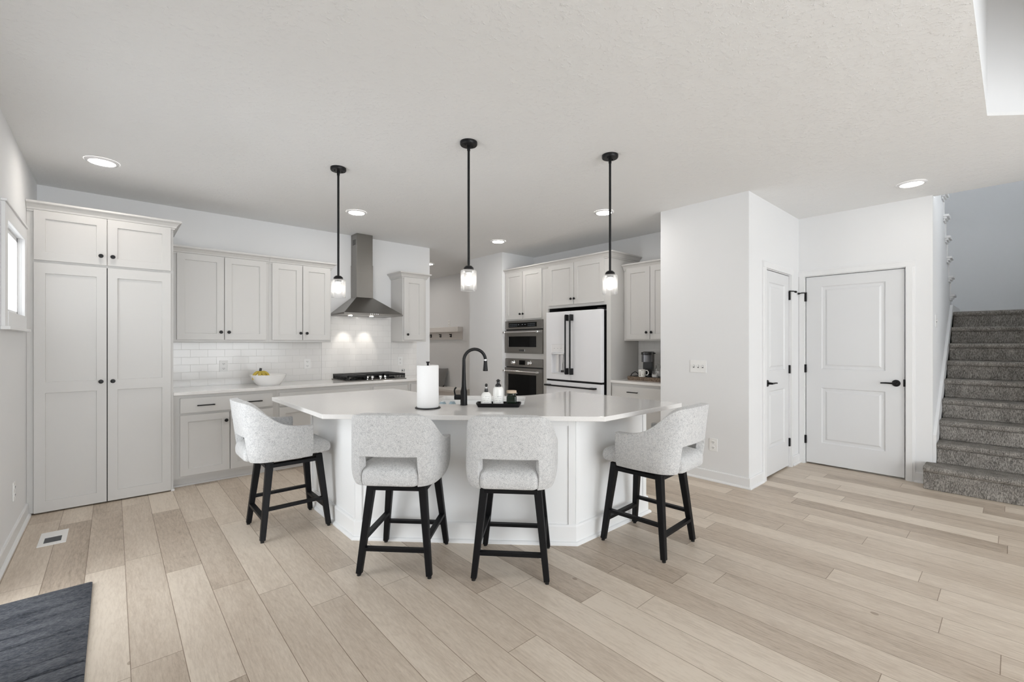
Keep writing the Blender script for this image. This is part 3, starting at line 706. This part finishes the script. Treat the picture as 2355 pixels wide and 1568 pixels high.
for v in m.bm.verts: v.co = Vector((v.co.x, .0008 - v.co.z, 1.272 + v.co.y))
m.build('dispenser_buttons', 'grille', d)
d2 = MB().box(.437, .928, 0, .062, .858, 1.763).build('door', 'fridge', t, .005)
dr = MB().box(0, .928, 0, .062, .05, .832).build('freezer_drawer', 'fridge', t, .005)
MB().box(.004, .924, .012, .07, .832, .858).build('door_seal', 'black', t)
m = MB(); m.box(.86, .925, .01, .10, 1.763, 1.785); m.build('hinge_cover', 'black', t, .003)
def fhandle(par, p0, p1):
    m = MB(); m.tube([p0, p1], .011, 12)
    P0, P1 = Vector(p0), Vector(p1); u_ = (P1 - P0).normalized()
    for q in (P0 + u_ * .03, P1 - u_ * .03):
        a_ = q - u_ * .03; b_ = q + u_ * .03; e = .011
        m.box(min(a_.x, b_.x) - e, max(a_.x, b_.x) + e, q.y, .0, min(a_.z, b_.z) - e, max(a_.z, b_.z) + e)
    m.build('handle', 'black', par, .003)
fhandle(d, (.395, -.058, .945), (.395, -.058, 1.705)); fhandle(d2, (.475, -.058, .945), (.475, -.058, 1.705)); fhandle(dr, (.02, -.058, .778), (.85, -.058, .778))

# coffee nook
t = thing('wall_cabinet', 'grey two door wall cabinet above the coffee maker', 'cabinet', (4.82, 3.284, 0), ROT, 'wall cabinets beside the range hood'); del t['group']
MB().box(0, .763, 0, .329, 1.373, 2.275).build('cabinet_body', 'cab', t)
door(t, .042, .372, 1.391, 2.268, (.336, 1.473)); door(t, .378, .725, 1.391, 2.268, (.402, 1.473)); crown(t, [(-.0, .0), (.763, 0)], 2.262)
t = thing('base_cabinet', 'grey base cabinet with a drawer below the coffee maker', 'cabinet', (4.56, 3.284, 0), ROT)
MB().box(0, .763, 0, .588, .08, .862).build('cabinet_body', 'cab', t); toe(t, .763, .08)
drawer(t, .018, .725, .69, .828, [(.315, .767)]); door(t, .018, .369, .105, .668, (.34, .59)); door(t, .375, .725, .105, .668, (.404, .59))
tag(MB().box(4.53, XF - .0105, 2.521, 3.285, .863, .893).build('countertop', 'quartz', None, .003), 'short white quartz countertop in the coffee nook beside the refrigerator', 'countertop')
# wooden tray and what stands on it
ZT = .893
t = thing('serving_tray', 'rustic brown wooden tray with wire handle under the coffee maker', 'tray', (4.84, 2.885, ZT), ROT)
m = MB(); m.prism(fillet([(-.30, -.13), (.29, -.13), (.29, .13), (-.30, .13)], {0: .05, 1: .05, 2: .05, 3: .05}, 5), 0, .045); m.build('tray_board', 'rustic', t, .004)
m = MB(); m.prism(fillet([(-.275, -.11), (.27, -.11), (.27, .11), (-.275, .11)], {0: .04, 1: .04, 2: .04, 3: .04}, 5), .0451, .0465); m.build('tray_liner', 'black', t)
MB().tube([(-.27, -.07, .045), (-.265, -.05, .075), (-.255, 0, .095), (-.24, .03, .08), (-.23, .05, .045)], .005, 8).build('wire_handle', 'black', t, smooth='auto')
t = thing('coffee_maker', 'black and steel single cup coffee maker in the nook', 'coffee maker', (4.875, 2.985, ZT + .0468), R(-70))
m = MB(); m.prism(fillet([(-.06, -.11), (.06, -.11), (.06, .12), (-.06, .12)], {0: .03, 1: .03}, 5), 0, .022); m.build('base', 'blackplastic', t, .003)
MB().box(-.058, .058, .005, .12, .022, .30).build('water_tank', 'blackplastic', t, .006)
MB().prism(fillet([(-.058, -.11), (.058, -.11), (.058, .005), (-.058, .005)], {0: .045, 1: .045}, 7), .175, .262).build('brew_head', flat('dark_steel', (.16, .16, .17), .3, .8), t, .003)
MB().prism(fillet([(-.062, -.115), (.062, -.115), (.062, .06), (-.062, .06)], {0: .045, 1: .045}, 7), .263, .295).build('lid', 'blackplastic', t, .004)
MB().box(-.04, .075, .06, .115, .272, .286).build('lid_handle', 'blackplastic', t, .003)
t = thing('mug', 'white mug with dark botanical print in front of the coffee maker', 'mug', (4.735, 2.975, ZT + .0468), R(-52))
MB().lathe([(0, .003), (.036, .003), (.038, 0), (.041, .006), (.041, .088), (.038, .088), (.037, .01), (0, .008)], 28, close=False).build('mug_body', 'mug', t, smooth='auto')
MB().tube([(.038, 0, .075), (.058, 0, .078), (.072, 0, .062), (.073, 0, .040), (.060, 0, .022), (.038, 0, .020)], .0065, 10).build('handle', 'ceramic', t, smooth='auto')
GJ = 'glass jars on the coffee tray'
def jar(label, x, y, z, r, h):
    t = thing('glass_jar', label, 'jar', (x, y, z), 0, GJ)
    MB().lathe([(0, .002), (r, .002), (r, h * .75), (r * .75, h * .86), (r * .75, h)], 20, close=False).build('jar_body', 'glass', t, smooth='auto')
    MB().lathe([(0, .004), (r * .85, .004), (r * .85, h * .55), (0, h * .58)], 14, close=False).build('jar_filling', 'ceramic', t, smooth='auto')
    MB().lathe([(r * .8, h), (r * .8, h + .012), (r * .2, h + .018), (r * .25, h + .03), (0, h + .034)], 16).build('jar_lid', 'glass', t, smooth='auto')
jar('small round glass jar at the front right of the coffee tray', 4.77, 2.825, ZT + .0468, .036, .062)
jar('tall glass jar at the back of the coffee tray beside the coffee maker', 4.90, 2.855, ZT + .0468, .042, .125)

# ------------------------------------------------------------------ island
BPATH = [(1.245, 3.94), (1.245, 3.015), (2.305, 1.955), (3.160, 1.955), (3.160, 2.74)]
BASE = BPATH + [(2.63, 2.74), (2.05, 3.32), (2.05, 3.94)]
q2 = math.sqrt(.5)
def ST(s, t): return ((s + t) * q2, (s - t) * q2)          # s across the diagonal (away from the viewer), t to the right
t = thing('kitchen_island', 'white panelled kitchen island base with an angled front', 'kitchen island', (2.0, 2.8, 0))
def isl(m): return m
off = Vector((-2.0, -2.8))
def loc(p): return (p[0] - 2.0, p[1] - 2.8)
inner = [(1.275, 3.91), (1.275, 3.028), (2.317, 1.985), (3.130, 1.985), (3.130, 2.71), (2.618, 2.71), (2.02, 3.308), (2.02, 3.91)]
MB().prism([loc(p) for p in BASE], 0, .60).ring([loc(p) for p in BASE], [loc(p) for p in inner], .60, .8585).build('island_body', 'island', t)
m = MB(); th = .008
def face_trim(a, b, l0, l1):
    a, b = Vector(loc(a)), Vector(loc(b)); d = (b - a); L = d.length; d.normalize(); n = Vector((d.y, -d.x)) * -1
    n = Vector((-d.y, d.x)); n = n if n.dot(Vector((-1, -1))) > 0 else -n
    def slab(u0, u1, z0, z1):
        p = [a + d * u0, a + d * u1, a + d * u1 + n * th, a + d * u0 + n * th]; m.prism([tuple(x) for x in p], z0, z1)
    slab(0, l0, .13, .858); slab(L - l1, L, .13, .858); slab(l0, L - l1, .79, .858)
face_trim(BPATH[0], BPATH[1], .045, .030); face_trim(BPATH[1], BPATH[2], .045, .045); face_trim(BPATH[2], BPATH[3], .030, .045)
m.build('panel_frame', 'island', t, .001)
IB = [(0, 0), (.034, 0), (.034, .010), (.026, .020), (.016, .022), (.016, .118), (.012, .130), (0, .134)]
MB().sweep([loc(p) for p in BPATH], IB, -1 if False else 1).build('baseboard', 'island', t)
CT = [(.990, 4.135), (.990, 2.925), (2.255, 1.672), (3.205, 1.672), (3.205, 2.800), (2.645, 2.800), (2.088, 3.357), (2.088, 4.135)]
CTF = fillet(CT, {5: .30, 6: .12}, 8)
hole = fillet([ST(3.288, -.80), ST(3.288, -.105), ST(3.785, -.105), ST(3.785, -.80)], {i: .025 for i in range(4)}, 4)
tag(MB().prism(CTF, .8595, .890, hole).build('countertop', 'quartz', None, .003), 'large white quartz island countertop with angled front edge and sink cutout', 'countertop')
# sink
c0 = ST(3.5365, -.4525); t = thing('sink', 'white undermount sink set in the island countertop', 'sink', (c0[0], c0[1], 0), R(-45))
hw, hd = .352, .253
m = MB(); m.prism([(-hw - .012, -hd - .012), (hw + .012, -hd - .012), (hw + .012, hd + .012), (-hw - .012, hd + .012)], .63, .645)
m.prism([(-hw - .012, -hd - .012), (hw + .012, -hd - .012), (hw + .012, hd + .012), (-hw - .012, hd + .012)], .645, .8590, fillet([(-hw, -hd), (hw, -hd), (hw, hd), (-hw, hd)], {i: .03 for i in range(4)}, 4))
m.build('basin', 'ceramic', t)
MB().lathe([(.045, .6455), (.045, .648), (0, .649)], 20).build('drain', 'chrome', t)
for k, (px, lb) in enumerate(((-.80 + .18, 'small blue and white tumbler standing in the sink beside the paper towels'), (-.545, 'small blue and white tumbler standing in the sink left of the faucet'))):
    p = ST(3.42, -.735 + .075 * k); tb = thing('tumbler', lb, 'tumbler', (p[0], p[1], .645), 0, 'tumblers in the sink')
    MB().lathe([(.026, 0), (.030, .01), (.031, .205), (.026, .231), (.014, .248 - .006 * k), (0, .252 - .006 * k)], 18).build('tumbler_body', 'ceramic', tb, smooth='auto')
    MB().lathe([(.0318, .208), (.0268, .232), (.018, .246)], 18, close=False).build('blue_band', 'blue', tb, smooth='auto')
# faucet
p = ST(3.238, -.540); t = thing('faucet', 'tall matte black gooseneck faucet with pull down spray head', 'faucet', (p[0], p[1], .8903), R(-45))
MB().lathe([(.027, 0), (.027, .004), (.025, .008), (.0245, .10), (.017, .135), (.0145, .20), (.0125, .27), (.0115, .33)], 24, close=True).build('spout_body', 'black', t, smooth='auto')
dx, dy = cos(R(18)), sin(R(18)); pts = [(0, 0, .29)]
r_ = .080
for k in range(0, 19):
    a_ = pi - pi * k / 18 * .97; pts.append((dx * (r_ + r_ * cos(a_)), dy * (r_ + r_ * cos(a_)), .325 + (r_ + .002) * sin(a_)))
MB().tube(pts, [.0115] * 6 + [.0118] * 14, 14).build('gooseneck', 'black', t, smooth='auto')
e = pts[-1]; MB().tube([(e[0], e[1], e[2] - .001), (e[0], e[1], e[2] - .010)], .0112, 14).build('collar_ring', 'chrome', t, smooth='auto')
MB().lathe([(.0128, -.010), (.0135, -.03), (.0175, -.075), (.0185, -.084), (.016, -.087), (0, -.087)], 18, (e[0], e[1], e[2])).build('spray_head', 'black', t, smooth='auto')
MB().tube([(-.015, 0, .058), (-.05, 0, .058), (-.068, 0, .058)], [.019, .019, .019], 16).build('valve_barrel', 'black', t, smooth='auto')
MB().tube([(-.062, 0, .065), (-.066, -.004, .085), (-.068, -.01, .105), (-.062, -.014, .122), (-.054, -.016, .13)], [.008, .006, .0055, .006, .006], 10).build('lever', 'black', t, smooth='auto')
# paper towels
t = thing('paper_towel_holder', 'black wire paper towel stand with round base and knob top', 'paper towel holder', (1.637, 2.721, .8903))
MB().lathe([(.088, 0), (.088, .005), (.086, .007), (0, .007)], 36).build('base', 'black', t, smooth='auto')
MB().lathe([(.006, .007), (.006, .300)], 12).build('rod', 'black', t); MB().lathe([(.007, .296), (.008, .312), (.013, .318), (.013, .323), (0, .324)], 18).build('knob', 'black', t, smooth='auto')
t = tag(MB().lathe([(.021, .002), (.072, 0), (.0745, .004), (.0745, .286), (.072, .290), (.021, .288)], 48).build('paper_towel_roll', 'paper', None, smooth='auto'), 'full white paper towel roll standing on the island beside the faucet', 'paper towels')
t.location = (1.637, 2.721, .8978)
# tray with bottles
p = ST(3.185, -.280); t = thing('vanity_tray', 'low black rectangular tray holding soap bottles beside the faucet', 'tray', (p[0], p[1], .8903), R(-43))
m = MB(); lo, hi = [], []
for (hx, hy, z, r) in ((.145, .048, 0, .012), (.160, .062, .028, .018), (.155, .057, .028, .016), (.142, .046, .006, .012)):
    lo.append([m.bm.verts.new((x, y, z)) for x, y in fillet([(-hx, -hy), (hx, -hy), (hx, hy), (-hx, hy)], {i: r for i in range(4)}, 4)])
for a_, b_ in zip(lo, lo[1:]):
    for k in range(len(a_)): m.bm.faces.new([a_[k], a_[(k + 1) % len(a_)], b_[(k + 1) % len(a_)], b_[k]])
m.bm.faces.new(lo[0]); m.bm.faces.new(lo[-1]); m.build('tray_dish', 'black', t)
ZB = .8903 + .0063
p = ST(3.172, -.368); t = thing('soap_bottle', 'shorter white pump bottle with rounded shoulders on the black tray', 'soap bottle', (p[0], p[1], ZB), R(-41), 'soap bottles on the island tray')
MB().lathe([(.036, 0), (.0385, .004), (.0385, .058), (.036, .074), (.029, .088), (.018, .097), (.013, .099)], 28).build('bottle_body', 'bottle', t, smooth='auto')
MB().lathe([(.0135, .099), (.0145, .101), (.011, .122), (.006, .123)], 18).build('collar', 'blackplastic', t, smooth='auto')
MB().lathe([(.0045, .122), (.0045, .134)], 10).build('pump_stem', 'ceramic', t)
m = MB().lathe([(.006, .134), (.0095, .140), (.0095, .150), (.006, .157), (0, .158)], 14); m.tube([(0, 0, .147), (0, -.022, .148), (0, -.030, .142)], [.006, .005, .004], 8); m.build('pump_head', 'blackplastic', t, smooth='auto')
p = ST(3.175, -.283); t = thing('soap_bottle', 'taller white straight sided bottle with black foaming pump on the black tray', 'soap bottle', (p[0], p[1], ZB), R(-41), 'soap bottles on the island tray')
MB().lathe([(.035, 0), (.0375, .004), (.0375, .112), (.034, .127), (.026, .135), (.021, .136)], 28).build('bottle_body', 'bottle', t, smooth='auto')
MB().lathe([(.0205, .136), (.0215, .140), (.0195, .150), (.011, .158), (.0105, .172), (.017, .177), (.012, .183), (.004, .189), (0, .190)], 20).build('foam_pump', 'blackplastic', t, smooth='auto')
p = ST(3.205, -.190); t = thing('candle_jar', 'small dark green glass jar with pale wooden lid on the black tray', 'candle jar', (p[0], p[1], ZB), R(-41), None)
m = MB().prism(fillet([(-.036, -.036), (.036, -.036), (.036, .036), (-.036, .036)], {i: .012 for i in range(4)}, 4), 0, .068); m.lathe([(.034, .068), (.031, .078), (.031, .088)], 20); m.build('jar_body', 'jarglass', t, .004)
MB().lathe([(.035, .088), (.036, .090), (.036, .103), (.034, .106), (0, .107)], 24).build('lid', 'lidwood', t, smooth='auto')
MB().tube([(.033, -.012, .086), (.040, -.010, .088), (.040, .010, .088), (.033, .012, .086)], .0018, 6).build('wire_clasp', 'chrome', t)

# ------------------------------------------------------------------ bar stools (front faces +x)
GS = 'bar stools around the island'
def make_stool():
    t = thing('bar_stool', '', 'bar stool', (0, 0, 0), 0, GS)
    # upholstered shell
    half = [(.095, .262, .762), (.03, .268, .762), (-.05, .270, .768), (-.12, .266, .796), (-.185, .260, .852), (-.240, .247, .922), (-.284, .215, .946), (-.304, .168, .948), (-.314, .09, .949), (-.317, 0, .949)]
    path = half + [(x, -y, z) for x, y, z in half[-2::-1]]
    n = len(path); lowz = [.537, .570, .620, .668, .712]; m = MB(); Vv = []
    for i, (x, y, zt) in enumerate(path):
        k = min(i, n - 1 - i); wgt = max(0, min(1, (k - 2) / 4)); col = []
        for j in range(9):
            z = lowz[j] if j < 5 else .712 + (zt - .712) * (.33, .66, .91, 1)[j - 5]
            f = max(0, (z - .60) / .34); g = max(0, (.62 - z) / .083)
            xx = x - .045 * f * wgt + .020 * g * g * wgt; yy = y * (1 - .085 * f * wgt * (1 if k < 8 else 1)) * (1 - .075 * g * g)
            col.append(m.bm.verts.new((xx, yy, z)))
        Vv.append(col)
    for i in range(n - 1):
        for j in range(8):
            if j < 4 and 7 <= i and i + 1 <= n - 8: continue
            m.bm.faces.new([Vv[i][j], Vv[i + 1][j], Vv[i + 1][j + 1], Vv[i][j + 1]])
    bmesh.ops.recalc_face_normals(m.bm, faces=m.bm.faces)
    m.bm.normal_update()
    c = sum((f.calc_center_median().x * 0 + f.normal.dot(Vector((f.calc_center_median().x, f.calc_center_median().y, 0))) for f in m.bm.faces))
    if c < 0: bmesh.ops.reverse_faces(m.bm, faces=m.bm.faces)
    me = bpy.data.meshes.new('backrest'); m.bm.to_mesh(me); m.bm.free(); me.materials.append(M['boucle'])
    for p_ in me.polygons: p_.use_smooth = True
    o = bpy.data.objects.new('backrest', me); COL.objects.link(o); o.parent = t
    s_ = o.modifiers.new('thick', 'SOLIDIFY'); s_.thickness = .052; s_.offset = -1; s_.use_even_offset = True
    b_ = o.modifiers.new('bev', 'BEVEL'); b_.width = .014; b_.segments = 2; b_.limit_method = 'ANGLE'; b_.angle_limit = R(50)
    q_ = o.modifiers.new('sub', 'SUBSURF'); q_.levels = 1; q_.render_levels = 2
    # seat cushion
    out = fillet([(.250, -.205), (.250, .205), (-.18, .208), (-.318, .150), (-.318, -.150), (-.18, -.208)], {0: .05, 1: .05, 2: .06, 3: .03, 4: .03, 5: .06}, 4)
    m = MB(); cx, cy = -.03, 0; rings = []
    for sc_, z in ((.93, .539), (.985, .548), (1.0, .575), (1.0, .605), (.975, .630), (.90, .648), (.70, .658), (.35, .662)):
        rings.append([m.bm.verts.new((cx + (x - cx) * sc_, y * sc_, z - (.018 * max(0, (x - .12) / .12) if z > .60 else 0))) for x, y in out])
    for a_, b2 in zip(rings, rings[1:]):
        for k in range(len(out)): m.bm.faces.new([a_[k], a_[(k + 1) % len(out)], b2[(k + 1) % len(out)], b2[k]])
    m.bm.faces.new(rings[0]); m.bm.faces.new(rings[-1]); m.build('seat', 'boucle', t, smooth=True, sub=1)
    MB().box(-.13, .13, -.13, .13, .522, .541).build('swivel_plate', 'black', t)
    # legs, apron and stretchers
    def lg(sx, sy, z): f = (z - .012) / .51; return (sx * (.218 - .056 * f), sy * (.206 - .054 * f), z)
    for sx in (-1, 1):
        for sy in (-1, 1):
            l_ = MB().bar(lg(sx, sy, .012), lg(sx, sy, .530), .033, .033, .046, .046).build('leg', 'blackwood', t, .004)
            f_ = lg(sx, sy, 0); MB().lathe([(.012, 0), (.012, .014)], 12, (f_[0], f_[1], 0)).build('foot_glide', 'blackplastic', l_)
    for sx in (-1, 1):
        a_, b2 = lg(sx, -1, 0.496), lg(sx, 1, 0.496); MB().bar(a_, b2, 0.024, .052, up=(1, 0, 0)).build('apron_rail', 'blackwood', t, .002)
        a_, b2 = lg(sx, -1, .150), lg(sx, 1, .150); MB().bar(a_, b2, .020, .034, up=(1, 0, 0)).build('stretcher', 'blackwood', t, .002)
    for sy in (-1, 1):
        a_, b2 = lg(-1, sy, 0.496), lg(1, sy, 0.496); MB().bar(a_, b2, 0.024, .052, up=(0, 1, 0)).build('apron_rail', 'blackwood', t, .002)
        a_, b2 = lg(-1, sy, .208), lg(1, sy, .208); MB().bar(a_, b2, .020, .034, up=(0, 1, 0)).build('stretcher', 'blackwood', t, .002)
    return t
st = make_stool()
st['label'] = 'light grey boucle bar stool at the left end of the island facing right'; st.location = (.967, 3.572, 0); st.rotation_euler = (0, 0, R(0))
copy_thing(st, 'light grey boucle bar stool in front of the island below the paper towels', (1.362, 2.525, 0), R(44))
copy_thing(st, 'light grey boucle bar stool in front of the island below the black tray', (1.825, 2.037, 0), R(43))
copy_thing(st, 'light grey boucle bar stool at the right side of the island near the closet block', (2.714, 1.660, 0), R(93))

# ------------------------------------------------------------------ pendant lights
def make_pendant():
    t = thing('pendant_light', '', 'pendant light', (0, 0, H), 0, 'pendant lights over the island')
    m = MB().lathe([(.0, -.026), (.056, -.024), (.060, -.018), (.060, -.0005)], 32, close=False)
    for x in (-.03, .03): m.lathe([(.005, -.032), (.005, -.024)], 8, (x, 0, 0))
    m.build('ceiling_canopy', 'black', t, smooth='auto')
    m = MB().lathe([(.0085, -.872), (.0085, -.028)], 14); m.lathe([(.011, -.06), (.011, -.026)], 14); m.build('rod', 'black', t, smooth='auto')
    MB().lathe([(.0, -.862), (.020, -.864), (.034, -.876), (.037, -.889), (.030, -.892), (0, -.892)], 24).build('shade_cap', 'black', t, smooth='auto')
    MB().lathe([(.025, -.892), (.025, -.914), (0, -.914)], 20).build('lamp_socket', 'grille', t)
    MB().lathe([(.030, -.893), (.050, -.895), (.0555, -.902), (.0555, -1.036), (.0535, -1.038), (.0525, -1.036), (.0525, -.903), (.048, -.898), (.030, -.896)], 40, close=False).build('glass_shade', 'seeded', t, smooth='auto')
    MB().lathe([(.011, -.914), (.014, -.930), (.026, -.955), (.029, -.972), (.024, -.990), (.012, -1.000), (0, -1.002)], 20).build('bulb', 'bulb', t, smooth='auto')
    return t
pt = make_pendant(); pt['label'] = 'black rod pendant light with seeded glass shade hanging next to the range hood'; pt.location = (1.346, 3.605, H)
copy_thing(pt, 'black rod pendant light with seeded glass shade hanging above the faucet, middle of the three', (1.853, 2.537, H))
copy_thing(pt, 'black rod pendant light with seeded glass shade hanging in front of the fridge surround', (2.771, 2.012, H))
# recessed ceiling lights
def make_down():
    t = thing('ceiling_light', '', 'ceiling light', (0, 0, H), 0, 'recessed ceiling lights')
    MB().lathe([(.078, -.0095), (.082, -.012), (.098, -.008), (.104, -.0005)], 40, close=False).build('trim_ring', 'white', t, smooth='auto')
    MB().lathe([(.078, -.0094), (0, -.0092)], 32).build('lens', 'lamp', t)
    return t
dl = make_down(); dl['label'] = 'round recessed ceiling light over the tall pantry cabinet'; dl.location = (-.065, 4.69, H)
for ch in dl.children:
    if ch.name.startswith('lens'): dlens = ch
for lb, p in (('round recessed ceiling light near the range hood chimney', (1.946, 4.69)), ('round recessed ceiling light in front of the oven tower corner', (3.955, 4.73)),
              ('round recessed ceiling light behind the right pendant rod', (3.925, 2.93)), ('round recessed ceiling light above the wide white door', (5.24, .605)),
              ('tiny recessed ceiling light in the mudroom beyond the kitchen wall', (4.155, 6.89)), ('added unseen fill light in the mudroom ceiling, nearer to the bench', (4.4, 8.1)), ('added unseen fill light in the mudroom ceiling at the far end', (4.4, 9.3))): 
    q = copy_thing(dl, lb, (p[0], p[1], H))  # the two out-of-sight mudroom lamps are added to brighten that room
    if p[0] > 5 or p[1] > 6:
        for ch in q.children:
            if ch.name.startswith('lens'): ch.data = ch.data.copy(); ch.data.materials[0] = M['lampdim' if p[0] > 5 else 'lampmud']

dlens.data = dlens.data.copy(); dlens.data.materials[0] = M['lampmud']
# ------------------------------------------------------------------ floor register, rug
t = thing('floor_vent', 'white metal floor register in the corner by the pantry', 'vent', (-.308, 4.40, .0005))
m = MB(); m.prism([(-.069, -.142), (.069, -.142), (.069, .142), (-.069, .142)], 0, .005, [(-.042, -.095), (.042, -.095), (.042, .02), (-.042, .02)]); m.build('vent_plate', 'plate', t, .001)
m = MB(); m.box(-.042, .042, -.095, .02, 0, .001)
for k in range(9): m.box(-.042, .042, -.09 + k * .0125, -.086 + k * .0125, .001, .004)
m.build('louvre', 'grille', t)
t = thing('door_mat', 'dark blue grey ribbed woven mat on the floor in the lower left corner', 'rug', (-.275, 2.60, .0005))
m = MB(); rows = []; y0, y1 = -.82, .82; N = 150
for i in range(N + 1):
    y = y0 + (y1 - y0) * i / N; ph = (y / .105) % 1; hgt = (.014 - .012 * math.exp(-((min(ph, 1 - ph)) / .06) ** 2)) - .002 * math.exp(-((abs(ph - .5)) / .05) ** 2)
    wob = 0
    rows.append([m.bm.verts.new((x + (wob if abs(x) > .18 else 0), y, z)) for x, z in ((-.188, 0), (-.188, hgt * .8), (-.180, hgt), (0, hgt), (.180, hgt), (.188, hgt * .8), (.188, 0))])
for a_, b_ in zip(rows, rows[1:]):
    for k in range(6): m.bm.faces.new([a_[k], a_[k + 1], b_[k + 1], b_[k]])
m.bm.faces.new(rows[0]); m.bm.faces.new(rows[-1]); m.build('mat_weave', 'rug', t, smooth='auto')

# ------------------------------------------------------------------ mudroom beyond the kitchen wall
t = thing('coat_rack', 'pale wooden shelf with black coat hooks on the mudroom wall', 'coat rack', (5.2, 7.32, 1.42), ROT)
MB().box(-2.0, 0, -.019, -.0005, 0, .15).build('back_board', 'benchtop', t, .002)
MB().box(-2.0, .012, -.13, -.0005, .15, .25).build('shelf', 'benchtop', t, .003)
for x in (-.375, -.765, -1.145):
    m = MB(); m.box(x - .016, x + .016, -.024, -.019, .045, .115); m.tube([(x, -.022, .095), (x, -.055, .098), (x, -.062, .112)], .010, 8); m.tube([(x, -.022, .062), (x, -.045, .055), (x, -.055, .072)], .008, 8); m.build('coat_hook', 'black', t, smooth='auto')
t = thing('bench', 'pale built-in bench against the mudroom wall', 'bench', (5.2, 7.05, 0), ROT)
MB().box(-2.2, 0, -.40, -.0005, .405, .450).build('bench_seat', 'benchtop', t, .003); MB().box(-2.2, 0, -.37, -.0005, 0, .405).build('bench_front', 'benchtop', t)
t = thing('throw_pillow', 'grey throw pillow with black edge leaning on the mudroom bench', 'pillow', (5.02, 7.98, .452), R(-78))
m = MB(); bmesh.ops.create_grid(m.bm, x_segments=8, y_segments=8, size=.19)
gv = list(m.bm.verts); top = {}
for v in gv:
    a_, b_ = v.co.x / .19, v.co.y / .19; pf = (1 - a_ ** 4) * (1 - b_ ** 4); v.co = Vector((v.co.x * (1 + .06 * b_ * b_), -.065 * pf, .19 + v.co.y * (1 + .06 * a_ * a_)))
m.build('pillow_cover', 'pillow', t, smooth=True)
m = MB(); bmesh.ops.create_grid(m.bm, x_segments=8, y_segments=8, size=.19)
for v in list(m.bm.verts):
    a_, b_ = v.co.x / .19, v.co.y / .19; pf = (1 - a_ ** 4) * (1 - b_ ** 4); v.co = Vector((v.co.x * (1 + .06 * b_ * b_), .05 * pf, .19 + v.co.y * (1 + .06 * a_ * a_)))
m.build('pillow_back', 'black', t, smooth=True)
for ch in t.children: ch.rotation_euler = (R(-18), 0, 0)
bpy.context.view_layer.update()
